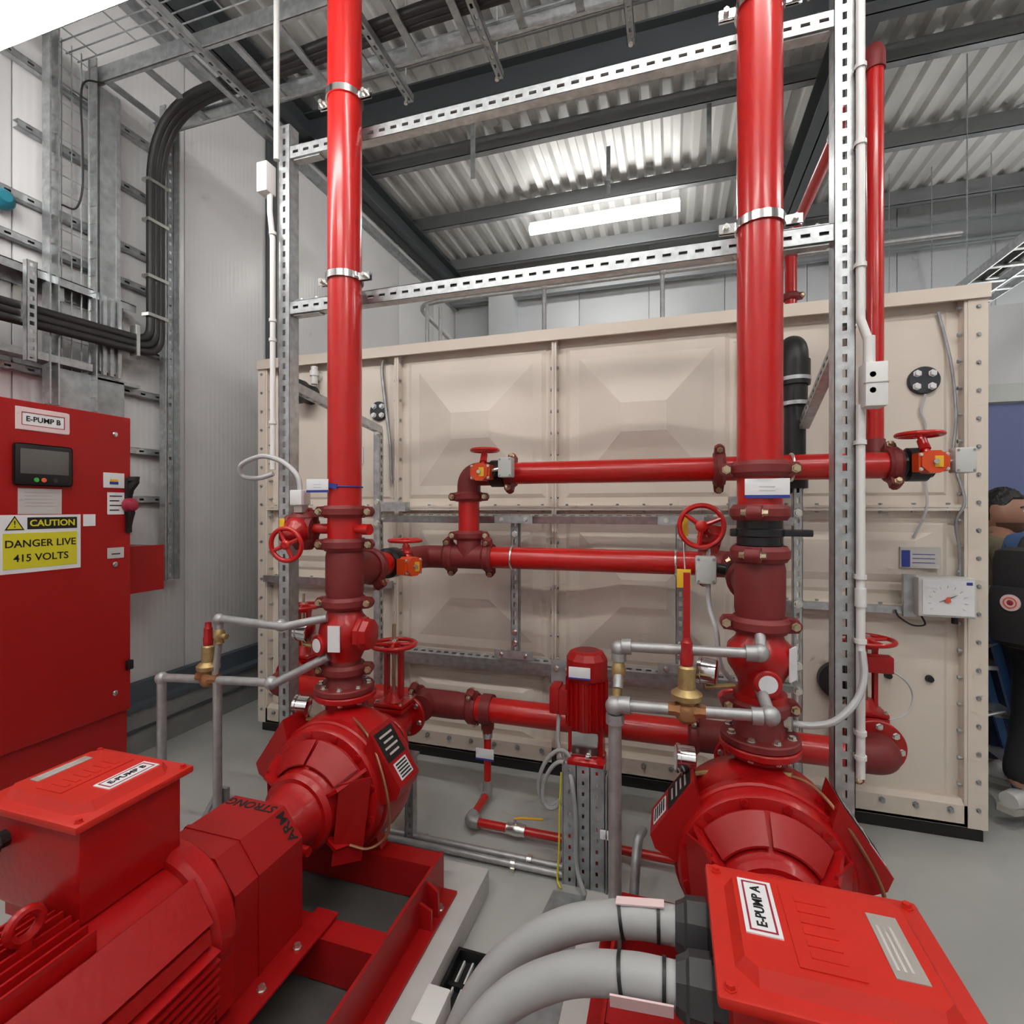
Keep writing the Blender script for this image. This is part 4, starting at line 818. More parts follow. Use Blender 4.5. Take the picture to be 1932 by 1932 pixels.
# ------------------------------------------------------------------ thick cables into pump A
def big_cable(pts, label, tagpos):
    t = thing('armoured_cable', label, 'cable', pts[-1], 'thick grey cables feeding the right motor')
    P('sheath', MB().tube(spline(pts, 10), .031, 20), 'cable', t)
    sp = spline(pts, 10)
    for f in tagpos:
        i = int(f); d = (sp[i+1]-sp[i]).normalized(); P('cable_tie', MB().ring(sp[i]-d*.003, d, .0312, .0335, .006, 24), 'black', t)
    a, b_ = sp[int(tagpos[0])], sp[int(tagpos[1])]; return t, a, b_
bx0 = XA-.03-.15
t, a, b_ = big_cable([(bx0-.07, .985, .80), (bx0-.16, .98, .795), (bx0-.28, .965, .762), (bx0-.40, .945, .672), (bx0-.48, .92, .53), (bx0-.54, .88, .33), (bx0-.59, .82, .12), (bx0-.66, .70, .035), (bx0-.80, .45, .034)], 'farther of two thick grey cables curving from the right motor box to the floor', (4, 11))
P('marker_carrier', MB().obox((a+b_)/2+V((0,.0,.034)), b_-a, (0,1,0), (0,0,1), (b_-a).length+.02, .02, .003), 'pinkp', t)
t, a, b_ = big_cable([(bx0-.07, .862, .80), (bx0-.15, .86, .797), (bx0-.26, .855, .770), (bx0-.37, .84, .695), (bx0-.45, .82, .56), (bx0-.50, .79, .36), (bx0-.54, .74, .13), (bx0-.60, .62, .035), (bx0-.75, .40, .034)], 'nearer of two thick grey cables curving from the right motor box to the floor', (3, 11))
P('marker_carrier', MB().obox((a+b_)/2+V((0,-.036,-.012)), b_-a, (0,-.3,1), (0,1,.3), (b_-a).length+.03, .026, .003), 'pinkp', t, 'pale pink cable marker')
# ------------------------------------------------------------------ jockey pump on its perforated stand
JX, JY = -.355, 2.26
t = thing('jockey_pump', 'small upright red jockey pump between the two big pumps', 'pump', (JX, JY, .0))
b = MB().lathe((JX, JY, .60), (0,0,1), [(0, .070), (.02, .080), (.235, .080)], 32); mo = P('motor', b, 'redcast', t)
for k in range(20):
    a = 2*PI*k/20; d = V((math.cos(a), math.sin(a), 0)); P('cooling_fin', MB().obox(V((JX, JY, .715))+d*.082, d, d.cross(V((0,0,1))), (0,0,1), .022, .005, .20), 'redcast', mo, smooth=False)
P('fan_cowl', MB().lathe((JX, JY, .82), (0,0,1), [(0, .090), (.085, .090), (.112, .074), (.118, .060)], 12), 'redsheet', t, smooth=False)
P('cowl_vent', MB().lathe((JX, JY, .936), (0,0,1), [(0, .055), (.004, .050)], 20), 'maroon', t)
P('terminal_box', MB().bbox(JX-.155, JX-.07, JY-.045, JY+.045, .655, .765, .010).bbox(JX-.158, JX-.115, JY-.05, JY+.05, .66, .775, .006), 'redsheet', t)
for sg in (-1, 1): P('lantern', MB().box(JX+sg*.065-.01, JX+sg*.065+.01, JY-.04, JY+.04, .49, .61), 'redcast', t)
P('guard_panel', MB().box(JX-.055, JX+.055, JY-.062, JY-.058, .50, .60).cyl((JX, JY, .49), (JX, JY, .6), .02, n=12), 'chrome', t)
fl = P('pump_head', MB().lathe((JX, JY, .455), (0,0,1), [(0, .085), (.035, .085), (.04, .075)], 28).bbox(JX-.07, JX+.09, JY-.10, JY-.04, .44, .49, .01), 'redcast', t)
bolt_circle(fl, (JX, JY, .495), (0,0,1), .075, 6, .009)
P('stage_casing', MB().cyl((JX, JY, .05), (JX, JY, .455), .055, n=28), 'chrome', t); P('base', MB().bbox(JX-.10, JX+.10, JY-.09, JY+.09, 0, .06, .01), 'redcast', t)
P('name_tag', MB().bbox(JX-.062, JX+.030, JY-.098, JY-.092, .842, .888, .001), 'paper', t, 'white tag with blue edge'); P('tag_edge', MB().box(JX-.062, JX+.030, JY-.099, JY-.091, .838, .844), 'bluei', t)
t = thing('cable_tray_stand', 'grey perforated tray standing upright in front of the jockey pump', 'cable tray', (-.345, 2.10, 0))
b = MB(); n = 11
for c in range(3): slotted(b, (-.430+.028+c*.056, 2.105, .0), (-.430+.028+c*.056, 2.105, .50), (0,-1,0), .056, .0025, pitch=.0455, sl=.016, sw=.010, t=.002)
b.box(-.434, -.430, 2.104, 2.15, 0, .50); b.box(-.264, -.260, 2.104, 2.15, 0, .50); P('tray', b, 'galvd', t, smooth=False)
P('side_channel', MB().box(-.252, -.248, 2.09, 2.14, 0, .48).box(-.250, -.212, 2.136, 2.14, 0, .48).box(-.212, -.208, 2.09, 2.14, 0, .48), 'galvd', t, smooth=False)
P('white_conduit', MB().cyl((-.232, 2.115, .20), (-.232, 2.115, .47), .006, n=10), 'white', t); P('label_clip', MB().bbox(-.275, -.215, 2.09, 2.10, .225, .26, .002), 'paper', t)
P('earth_cable', MB().tube(spline([(-.438, 2.11, .46), (-.444, 2.105, .3), (-.446, 2.10, .14), (-.45, 2.09, .03), (-.43, 2.06, .012)]), .004, 8), 'yellow', t, 'yellow green earth cable')
t = thing('coiled_cable', 'coiled grey cable hanging left of the jockey pump', 'cable', (-.50, 2.22, .3))
for k, (cx_, cz_, ra, rz) in enumerate(((-.485, .385, .075, .125), (-.475, .365, .060, .105))):
    P('loop', MB().tube([(cx_+ra*math.cos(a)*.9+.25*rz*math.sin(a), 2.20-.02*k, cz_+rz*math.sin(a)) for a in [2*PI*q/28 for q in range(29)]], .009, 8), 'cable', t)
P('tail', MB().tube(spline([(-.475, 2.24, .66), (-.475, 2.22, .56), (-.46, 2.20, .48)]), .009, 8), 'cable', t); P('tail', MB().tube(spline([(-.43, 2.19, .46), (-.39, 2.09, .44), (-.375, 2.09, .30), (-.37, 2.09, .1), (-.33, 2.05, .015)]), .009, 8), 'cable', t)
# ------------------------------------------------------------------ galvanised trim pipework with relief valves
def relief(t, c, zcap, capl, bar=0):
    c = V(c); z = V((0,0,1))
    P('valve_body', MB().lathe(c-z*.035, z, [(0, .022), (.01, .032), (.04, .034), (.055, .026)], 20).lathe(c-V((.055,0,0)), (1,0,0), [(0, .022), (.02, .022), (.03, .028), (.08, .028), (.09, .022), (.11, .022)], 8), 'bronze', t)
    P('bell', MB().lathe(c+z*.02, z, [(0, .026), (.010, .030), (.016, .046), (.032, .047), (.040, .038), (.048, .027), (.112, .025), (.118, .019)], 24), 'brass', t)
    P('cap', MB().lathe(c+z*.14, z, [(0, .019), (.03, .020), (.035, .017), (.07, .017), (.075, .013), (capl, .012)], 8), 'redsheet', t, 'red spindle cap')
    if bar: P('lever_bar', MB().obox(c+z*(.14+capl+bar/2), (1,0,0), (0,1,0), z, .020, .012, bar), 'redsheet', t, 'long red bar')
# right set
t = thing('relief_trim', 'grey steel bypass pipework with brass relief valve left of the right riser', 'pipework', (-.17, 1.68, .10))
P('upper_pipe', MB().tube(fillet([(RA.x-.01, RY-.07, 1.165), (RA.x-.015, 1.745, 1.118), (RA.x-.03, 1.73, 1.115), (-.165, 1.725, 1.107), (-.165, 1.725, 1.04), (-.165, 1.69, .98)], .025, 6), .0165, 16), 'galvp', t)
P('lower_pipe', MB().tube(fillet([(RA.x-.01, RY-.08, .99), (RA.x, 1.68, .945), (.05, 1.68, .935), (-.173, 1.68, .930), (-.173, 1.68, .112)], .03, 6), 0.0175, 16), 'galvp', t)
P('drop_pipe', MB().cyl((-.173, 1.68, .112), (-.173, 1.68, .90), .021, n=18), 'galvp', t)
for nm, p, d in (('elbow', (RA.x-.02, 1.735, 1.117), .028), ('elbow', (-.165, 1.725, 1.10), .026), ('elbow', (RA.x, 1.685, .945), .030), ('elbow', (-.173, 1.68, .925), .031)): P(nm, MB().sphere(p, d, 16, 10), 'galvp', t)
P('elbow_collar', MB().cyl((-.155, 1.725, 1.107), (-.125, 1.725, 1.108), .025, n=16).cyl((-.165, 1.725, 1.06), (-.165, 1.725, 1.085), .024, n=16).cyl((-.16, 1.68, .931), (-.125, 1.68, .932), .027, n=16).cyl((-.173, 1.68, .87), (-.173, 1.68, .90), .029, n=16).cyl((RA.x-.06, 1.73, 1.115), (RA.x-.03, 1.73, 1.116), .025, n=16).cyl((RA.x-.05, 1.68, .941), (RA.x-.02, 1.68, .942), .026, n=16), 'galvp', t)
P('brass_cock', MB().lathe((-.165, 1.722, 1.055), (0,-.1,-1), [(0, .017), (.015, .022), (.03, .024), (.05, .018), (.06, .022), (.075, .016)], 14).cyl((-.17, 1.69, .93), (-.165, 1.71, 1.0), .015, n=12), 'brass', t)
relief(t, (.046, 1.68, .937), 1.1, .085, .20)
# left set
t = thing('relief_trim', 'grey steel bypass pipework with brass relief valve left of the left riser', 'pipework', (-1.9, 1.72, .10))
P('upper_pipe', MB().tube(fillet([(RB.x-.02, RY-.09, 1.115), (-1.50, 1.72, 1.082), (-1.56, 1.72, 1.083), (-1.835, 1.72, 1.094), (-1.835, 1.72, 1.0)], .025, 6), .0165, 16), 'galvp', t)
P('lower_pipe', MB().tube(fillet([(RB.x-.02, RY-.08, .955), (-1.55, 1.72, .845), (-1.62, 1.72, .845), (-2.16, 1.72, .812), (-2.16, 1.72, .30)], .03, 6), .0175, 16), 'galvp', t)
P('drop_pipe', MB().cyl((-2.16, 1.72, .0), (-2.16, 1.72, .79), .019, n=16), 'galvp', t); P('drop_pipe', MB().cyl((-1.845, 1.72, .11), (-1.845, 1.72, .83), .018, n=16), 'galvp', t)
for p, d in (((-1.53, 1.735, 1.082), .026), ((-1.835, 1.72, 1.09), .026), ((-1.57, 1.725, .845), .028), ((-2.16, 1.72, .808), .028)): P('elbow', MB().sphere(p, d, 16, 10), 'galvp', t)
P('brass_cock', MB().lathe((-1.835, 1.72, 1.05), (0,0,-1), [(0, .017), (.015, .023), (.035, .025), (.05, .018), (.06, .02)], 14).cyl((-1.835, 1.72, 1.02), (-1.795, 1.72, 1.02), .012, n=10), 'brass', t)
P('riser_leg', MB().cyl((-1.835, 1.72, 1.0), (-1.86, 1.72, .84), .014, n=12), 'galvp', t)
relief(t, (-1.895, 1.72, .838), 1.1, .095)
P('pipe_bracket', MB().box(-1.87, -1.82, 1.74, 1.76, .26, .36).tube([(-1.86, 1.74, .35), (-1.90, 1.70, .24), (-1.96, 1.66, .16)], .012, 8), 'galvd', t)
# pressure gauges
def gauge(c, d, target, label):
    c, d = V(c), V(d).normalized(); t = thing('pressure_gauge', label, 'gauge', c-V((0,0,.04)), 'chrome pressure gauges on the pumps')
    P('case', MB().lathe(c-d*.040, d, [(0, .034), (.004, .041), (.048, .041), (.050, .045), (.060, .045), (.062, .040)], 28), 'chrome', t)
    P('dial', MB().lathe(c+d*.0215, d, [(0, .039), (.001, .039)], 28), 'paper', t); s_ = V(target)-c
    P('stem', MB().tube([c-V((0,0,.03)), c-V((0,0,.055)), V(target)], .008, 8), 'brass', t)
gauge((-1.475, 1.80, 1.05), (-.85,.0,.1), (-1.38, 1.83, .97), 'chrome gauge on the left riser check valve'); gauge((-1.475, 1.78, .74), (-.9,-.3,.1), (-1.38, 1.83, .68), 'chrome gauge on the left pump outlet')
gauge((.105, 1.80, 1.03), (-.95,.2,.05), (.20, 1.83, .98), 'chrome gauge on the right riser check valve'); gauge((.035, 1.78, .74), (-.95,-.1,.05), (.17, 1.82, .70), 'chrome gauge on the right pump outlet')
# side valve with handwheel on the left riser
t = thing('hose_valve', 'red side valve with tilted handwheel and white switch box left of the left riser', 'valve', (-1.49, 1.84, 1.38))
P('nipple', MB().cyl((-1.38, RY, 1.475), (-1.46, 1.85, 1.475), .022, n=16), 'red', t)
P('body', MB().lathe((-1.455, 1.85, 1.475), (-1,-.15,0), [(0, .05), (.02, .06), (.03, .045), (.09, .045), (.10, .06), (.12, .06)], 24).lathe((-1.51, 1.85, 1.475), (0,0,1), [(-.09, .035), (-.05, .06), (.05, .06), (.09, .03)], 20), 'maroon', t)
P('bonnet', MB().lathe((-1.51, 1.83, 1.475), (.05,-1,-.3), [(0, .055), (.03, .06), (.05, .05), (.09, .022), (.12, .018)], 20).obox((-1.51, 1.86, 1.53), (1,0,0), (0,1,0), (0,0,1), .08, .06, .05), 'redcast', t)
wheel('handwheel', (-1.482, 1.71, 1.415), (.15,-1,-.1), .066, .0095, t, 'red', 4, .3)
P('switch_box', MB().bbox(-1.535, -1.475, 1.79, 1.85, 1.575, 1.64, .006), 'white', t); P('switch_bracket', MB().box(-1.52, -1.48, 1.80, 1.84, 1.545, 1.578), 'plate', t)
P('yellow_tag', MB().bbox(-1.57, -1.545, 1.77, 1.775, 1.46, 1.52, .002), 'ylw', t)
T('white_flex', MB().tube(spline([(-1.735, 1.92, 1.72), (-1.80, 1.90, 1.70), (-1.87, 1.88, 1.71), (-1.86, 1.86, 1.755), (-1.78, 1.85, 1.785), (-1.70, 1.84, 1.79), (-1.60, 1.83, 1.76), (-1.52, 1.82, 1.70), (-1.505, 1.82, 1.64)]), .011, 10), 'wcable', 'pale grey flexible cable looping off the left post to the valve switch', 'cable')
# ================================================================== red control cabinet on the left
CX = -2.85
t = thing('control_cabinet', 'tall red pump control cabinet with display and caution sign against the left wall', 'control cabinet', (-3.05, 1.68, 0))
P('body', MB().bbox(XL+.09, CX-.022, 1.24, 2.085, .10, 2.055, .004), 'redsheet', t, smooth=False); P('cabinet_plinth', MB().box(XL+.09, CX-.04, 1.25, 2.08, 0, .10), 'black', t)
door = P('door', MB().bbox(CX-.020, CX, 1.235, 2.088, .458, 2.06, .005), 'redsheet', t, smooth=False)
for zz in (1.96, 1.262, .572): P('door_lock', MB().lathe((CX, 2.005, zz), (1,0,0), [(0, .014), (.003, .014), (.006, .009), (.009, .009)], 16), 'chrome', door)
def plate(name, y0, y1, z0, z1, m, parent, th=.003, label=None, off=0.0): return P(name, MB().box(CX+off, CX+off+th, y0, y1, z0, z1), m, parent, label)
def edge(parent, y0, y1, z0, z1, w_, m, off):
    for a in ((y0, y1, z0, z0+w_), (y0, y1, z1-w_, z1), (y0, y0+w_, z0+w_, z1-w_), (y1-w_, y1, z0+w_, z1-w_)): plate('border', *a, m, parent, .0015, off=off)
lb = P('pump_label', MB().prism([(CX, 1.565, 1.925), (CX, 1.775, 1.925), (CX, 1.785, 1.935), (CX, 1.785, 2.02), (CX, 1.775, 2.03), (CX, 1.565, 2.03)], (.003, 0, 0)), 'paper', door, 'white label with pale pink border reading E-PUMP B')
edge(lb, 1.567, 1.783, 1.927, 2.028, .020, 'pinkp', .003); edge(lb, 1.587, 1.763, 1.947, 2.008, .003, 'redi', .0035)
text('lettering', 'E-PUMP B', .034, (CX+.0036, 1.675, 1.977), (0,1,0), (0,0,1), 'ink', lb, bold=.0006)
hm = P('display_unit', MB().bbox(CX, CX+.022, 1.552, 1.790, 1.668, 1.862, .018), 'black', door, 'black display panel with grey screen')
P('screen', MB().bbox(CX+.020, CX+.0235, 1.572, 1.770, 1.722, 1.838, .003), 'screen', hm)
for yy, m in ((1.635, 'green'), (1.665, 'redb'), (1.712, 'gland')): P('button', MB().lathe((CX+.021, yy, 1.695), (1,0,0), [(0, .011), (.004, .010)], 14), m, hm)
nt = plate('paper_notice', 1.575, 1.752, 1.535, 1.655, 'greyp', door, .001)
for k in range(5): plate('print_line', 1.60, 1.73-.02*(k % 2), 1.635-k*.016, 1.638-k*.016, 'plate', nt, .0006, off=.001)
cs = plate('caution_sign', 1.50, 1.835, 1.265, 1.532, 'paper', door, .003, 'white sign with black CAUTION bar and yellow DANGER LIVE 415 VOLTS panel')
plate('black_bar', 1.61, 1.818, 1.465, 1.52, 'ink', cs, .001, off=.003); plate('yellow_panel', 1.518, 1.818, 1.285, 1.448, 'yellow', cs, .001, off=.003)
text('lettering', 'CAUTION', .042, (CX+.0045, 1.714, 1.492), (0,1,0), (0,0,1), 'yellow', cs, bold=.0010)
text('lettering', 'DANGER LIVE', .047, (CX+.0045, 1.668, 1.398), (0,1,0), (0,0,1), 'ink', cs, bold=.0006)
text('lettering', '415 VOLTS', .047, (CX+.0045, 1.668, 1.332), (0,1,0), (0,0,1), 'ink', cs, bold=.0006)
tr = P('warning_triangle', MB().prism([(CX+.003, 1.5245, 1.463), (CX+.003, 1.5985, 1.463), (CX+.003, 1.5615, 1.528)], (.001,0,0)), 'ink', cs); P('triangle_fill', MB().prism([(CX+.0035, 1.5330, 1.468), (CX+.0035, 1.5900, 1.468), (CX+.0035, 1.5615, 1.519)], (.001,0,0)), 'yellow', tr)
text('symbol', '!', .045, (CX+.0048, 1.5615, 1.489), (0,1,0), (0,0,1), 'ink', tr)
sl = plate('small_label', 1.945, 2.052, 1.672, 1.752, 'paper', door); plate('print_patch', 1.975, 2.02, 1.69, 1.705, 'bluei', sl, .0008, off=.003); plate('print_patch', 1.977, 2.018, 1.705, 1.718, 'ylw', sl, .0008, off=.003)
wl_ = plate('warning_label', 1.965, 2.052, 1.53, 1.648, 'paper', door)
for k in range(4): plate('print_line', 1.975, 2.04-.015*(k % 2), 1.625-k*.025, 1.631-k*.025, 'ink', wl_, .0008, off=.003)
plate('small_label', 1.848, 1.905, 1.472, 1.532, 'paper', door); s2 = plate('small_label', 1.965, 2.05, 1.295, 1.352, 'greyp', door); plate('print_line', 1.985, 2.03, 1.315, 1.322, 'gland', s2, .0008, off=.003)
iso = P('isolator_plate', MB().bbox(CX, CX+.018, 2.055, 2.085, 1.43, 1.725, .004), 'black', door)
P('isolator_handle', MB().prism([(CX+.015, 2.06, 1.70), (CX+.075, 2.06, 1.715), (CX+.078, 2.06, 1.735), (CX+.015, 2.06, 1.735)], (0,.022,0)).prism([(CX+.015, 2.06, 1.60), (CX+.035, 2.06, 1.66), (CX+.075, 2.06, 1.70), (CX+.075, 2.06, 1.715), (CX+.012, 2.06, 1.71)], (0,.022,0)), 'black', iso)
P('isolator_knob', MB().lathe((CX+.012, 2.07, 1.58), (1,0,0), [(0, .040), (.02, .038), (.036, .030), (.042, .018)], 20), 'redi', iso, 'red rotary knob')
P('isolator_foot', MB().prism([(CX+.012, 2.06, 1.44), (CX+.03, 2.06, 1.50), (CX+.045, 2.06, 1.54), (CX+.012, 2.06, 1.60)], (0,.022,0)), 'black', iso)
P('door_stay', MB().bbox(CX-.01, CX+.022, 2.06, 2.09, .68, .73, .004), 'black', door)
t = thing('junction_box', 'small red box mounted just beyond the red cabinet on the left wall', 'junction box', (-3.12, 2.28, 1.07))
P('case', MB().bbox(XL+.005, -3.0, 2.12, 2.395, 1.07, 1.335, .005), 'redsheet', t, smooth=False); P('cover_edge', MB().bbox(-3.006, -2.995, 2.115, 2.40, 1.065, 1.34, .002), 'redsheet', t, smooth=False)
P('black_gland', MB().cyl((-3.12, 2.40, 1.13), (-3.12, 2.44, 1.13), .016, n=12), 'black', t)
# ================================================================== cable containment on the left wall
WX = XL
for k, (zz, y0, y1, where) in enumerate(((3.93, 1.2, 2.72, 'topmost, at the height of the overhead trays'), (3.58, 1.80, 2.72, 'second from the top'), (3.20, 1.2, 2.72, 'third from the top'), (2.98, 1.2, 2.72, 'just above the wide galvanised ledge'),
                                         (2.58, 2.3, 2.72, 'beside the lower bend of the black cables'), (2.30, 1.2, 2.72, 'lowest long rail above the red cabinet'), (1.93, 2.09, 2.72, 'upper rail right of the red cabinet'), (1.62, 2.09, 2.72, 'lower rail right of the red cabinet'))):
    b = MB(); slotted(b, (WX+.043, y0, zz), (WX+.043, y1, zz), (1,0,0), .041, .041, pitch=.1, sl=.03, sw=.012)
    T('support_rail', b, 'galvd' if k % 2 else 'galv', 'galvanised channel on the left wall, '+where, 'channel', 'support channels on the left wall', smooth=False)
b = thing('ledge_channel', 'wide galvanised channel ledge on the left wall above the black cable run', 'channel', (WX+.1, 1.75, 2.78))
P('channel', MB().box(WX+.01, WX+.125, 1.15, 2.36, 2.815, 2.82).box(WX+.12, WX+.125, 1.15, 2.36, 2.775, 2.82).box(WX+.01, WX+.015, 1.15, 2.36, 2.74, 2.82), 'galv', b)
for yy in (1.55, 1.95, 2.2): P('bracket', MB().box(WX+.015, WX+.10, yy, yy+.03, 2.70, 2.815), 'galv', b)
b = thing('ledge_channel', 'pale galvanised trunking lid just above the red cabinet', 'trunking', (WX+.1, 1.6, 2.33))
P('lid', MB().box(WX+.045, WX+.14, 1.15, 2.10, 2.345, 2.385), 'galv', b); P('lid', MB().box(WX+.045, WX+.11, 2.14, 2.40, 2.315, 2.335), 'galv', b)
# vertical wire basket
t = thing('wire_basket', 'galvanised wire mesh basket tray running up the left wall', 'cable tray', (WX+.1, 2.0, 2.3)); y0, y1 = 1.89, 2.13
for i, yy in enumerate((1.89, 1.925, 1.97, 2.02, 2.07, 2.11)): P('long_wire', MB().cyl((WX+.095, yy, 2.12), (WX+.095, yy, 4.15), .0035 if 0 < i < 5 else .006, n=6), 'galv', t)
for k in range(20): P('cross_wire', MB().tube([(WX+.15, y0, 2.2+k*.1), (WX+.092, y0, 2.2+k*.1), (WX+.092, y1-.02, 2.2+k*.1), (WX+.15, y1-.02, 2.2+k*.1)], .003, 6), 'galv', t)
for yy in (1.885, 1.925, 2.115): P('edge_strip', MB().box(WX+.09, WX+.15, yy-.004, yy+.004, 2.12, 4.15), 'galv', t)
t = thing('steel_trunking', 'flat galvanised trunking rising up the left wall beside the wire basket', 'trunking', (WX+.1, 2.19, 2.1))
P('trunk', MB().bbox(WX+.06, WX+.13, 2.145, 2.255, 2.36, 4.02, .003), 'galvd', t, smooth=False); P('edge_flange', MB().box(WX+.128, WX+.136, 2.235, 2.258, 2.36, 4.02), 'galv', t)
for i, yy in enumerate((2.15, 2.19, 2.235)): P('lower_strip', MB().box(WX+.131, WX+.15, yy, yy+.02, 2.34, 2.80), 'galv', t)
P('lower_trunk', MB().bbox(WX+.06, WX+.11, 1.93, 2.30, 2.07, 2.33, .003), 'galvd', t)
t = thing('perforated_tray', 'perforated cable tray rising the full height of the left wall', 'cable tray', (WX+.08, 2.66, 1.09))
b = MB()
for c in range(2): slotted(b, (WX+.10, 2.565+c*.045, 1.09), (WX+.10, 2.565+c*.045, 4.2), (1,0,0), .045, .002, pitch=.06, sl=.022, sw=.018, t=.002)
P('tray_bed', b, 'galvd', t, smooth=False); P('tray_side', MB().box(WX+.098, WX+.15, 2.535, 2.542, 1.09, 4.2), 'galv', t); P('tray_side', MB().box(WX+.098, WX+.15, 2.632, 2.639, 1.09, 4.2), 'galv', t)
# black power cables: overhead tray -> down the wall -> towards the viewer
for k in range(3):
    dy = (k-1)*.037; dx = .0
    pts = fillet([(4.0, 2.36+dy, 4.07), (-1.2, 2.36+dy, 4.07), (WX+.185, 2.44+dy*.9, 4.07), (WX+.185, 2.44+dy*.9, 3.1)], .55, 12)[:-1]+fillet([(WX+.185, 2.44+dy*.9, 3.1), (WX+.185, 2.44+dy*.9, 2.57-dy), (WX+.185, 2.2, 2.56-dy), (WX+.185, .8, 2.50-dy)], .15+dy, 10)
    T('power_cable', MB().tube(pts, .0235, 12), 'blackc', 'thick black power cable sweeping from the overhead tray down the left wall, %s of three' % ('one', 'middle', 'last')[k], 'cable', 'black cables on the left wall')
t = thing('cable_cleat', 'bright cleats clamping the black cables to the left wall channels', 'cable cleat', (WX+.1, 2.44, 2.8))
for zz in (3.60, 3.35, 3.0, 2.76): P('cleat', MB().box(WX+.155, WX+.213, 2.372, 2.508, zz, zz+.02), 'zinc', t)
for yy in (2.30, 1.72): P('cleat', MB().box(WX+.155, WX+.213, yy, yy+.02, 2.49, 2.675), 'zinc', t)
T('thin_wire', MB().tube(spline([(WX+.17, 2.14, 4.02), (WX+.165, 2.03, 3.92), (WX+.165, 2.03, 3.6), (WX+.165, 2.03, 3.35), (WX+.16, 2.0, 3.22), (WX+.16, 1.93, 3.2)]), .005, 6), 'blackc', 'thin black wire dangling over the wire basket', 'cable')
T('teal_cap', MB().lathe((WX+.02, 1.735, 3.14), (1,-.1,0), [(0, .05), (.03, .055), (.05, .045), (.07, .025)], 18), 'teal', 'small teal plastic cap on the wall at the left edge', 'cap')
b = thing('slotted_upright', 'short slotted upright at the far left above the cabinet', 'channel', (WX+.1, 1.74, 2.3)); q = MB(); slotted(q, (WX+.25, 1.745, 2.30), (WX+.25, 1.745, 2.80), (1,0,0), .045, .03, pitch=.04, sl=.02, sw=.02); P('channel', q, 'galv', b, smooth=False)
# ================================================================== overhead ladder trays
def ladder_tray(y0, y1, z, x0, x1, rung, label, ht=.09):
    t = thing('cable_ladder', label, 'cable tray', ((x0+x1)/2, (y0+y1)/2, z))
    for yy, sg in ((y0, 1), (y1, -1)): P('side_rail', MB().box(x0, x1, yy-.004, yy+.004, z, z+ht).box(x0, x1, min(yy, yy+.022*sg), max(yy, yy+.022*sg), z, z+.005).box(x0, x1, min(yy, yy+.022*sg), max(yy, yy+.022*sg), z+ht-.005, z+ht), 'galv', t, smooth=False)
    x = x0+.15
    while x < x1: P('rung', MB().box(x-.02, x+.02, y0, y1, z+.006, z+.022), 'galvd', t, smooth=False); x += rung
    return t
ladder_tray(2.14, 2.57, 4.03, XL+.02, 4.2, .30, 'galvanised cable ladder overhead carrying the black cables')
ladder_tray(1.50, 1.86, 4.10, XL+.02, 4.2, .30, 'galvanised cable ladder overhead nearest the upper left light', .06)
t = thing('wire_basket', 'galvanised wire basket overhead between the two cable ladders', 'cable tray', (.4, 2.0, 4.1))
for yy in (1.90, 1.96, 2.02, 2.08): P('long_wire', MB().cyl((XL+.05, yy, 4.12), (4.2, yy, 4.12), .004, n=6), 'galvd', t)
for k in range(24): P('cross_wire', MB().cyl((XL+.2+k*.3, 1.90, 4.125), (XL+.2+k*.3, 2.08, 4.125), .004, n=6), 'galvd', t)
for k, xx in enumerate((-2.42, -1.5, -.93, -.2, .62, 1.5)):
    b = MB(); slotted(b, (xx, 1.35, 4.008), (xx, 2.78, 4.008), (0,0,-1), .041, .041, pitch=.06, sl=.026, sw=.014)
    t = thing('trapeze_bar', 'slotted trapeze bar under the overhead trays, number %s from the left wall' % ('one two three four five six'.split()[k]), 'channel', (xx, 2.0, 4.0), 'trapeze bars under the cable ladders')
    P('bar', b, 'galvd', t, smooth=False)
    for yy in (1.40, 2.72): P('drop_rod', MB().cyl((xx, yy, 3.97), (xx, yy, ZR), .005, n=8), 'galv', t); 
    P('rod_nut', MB().lathe((xx, 2.72, 3.955), (0,0,1), [(0, .012), (.012, .012)], 6), 'zinc', t)
# trays on the right, running away from the viewer
for k, (x0, x1, zz, lab) in enumerate(((2.35, 2.62, 3.42, 'lower'), (2.75, 3.10, 3.66, 'upper'))):
    t = thing('cable_ladder', '%s cable ladder at the right running to the back beyond the tank' % lab, 'cable tray', ((x0+x1)/2, 5.4, zz))
    for xx in (x0, x1): P('side_rail', MB().box(xx-.005, xx+.005, 3.2, 7.5, zz, zz+.07), 'galv', t, smooth=False)
    y = 3.4
    while y < 7.4: P('rung', MB().box(x0, x1, y-.02, y+.02, zz+.005, zz+.02), 'galvd', t, smooth=False); y += .3
    P('cable_bundle', MB().tube([(x0+.1, 3.2, zz+.04), (x0+.1, 7.5, zz+.04)], .025, 8), 'blackc', t)
    for yy in (3.6, 5.2, 6.8): P('drop_rod', MB().cyl((x0, yy, zz), (x0, yy, ZR), .005, n=6), 'galv', t)
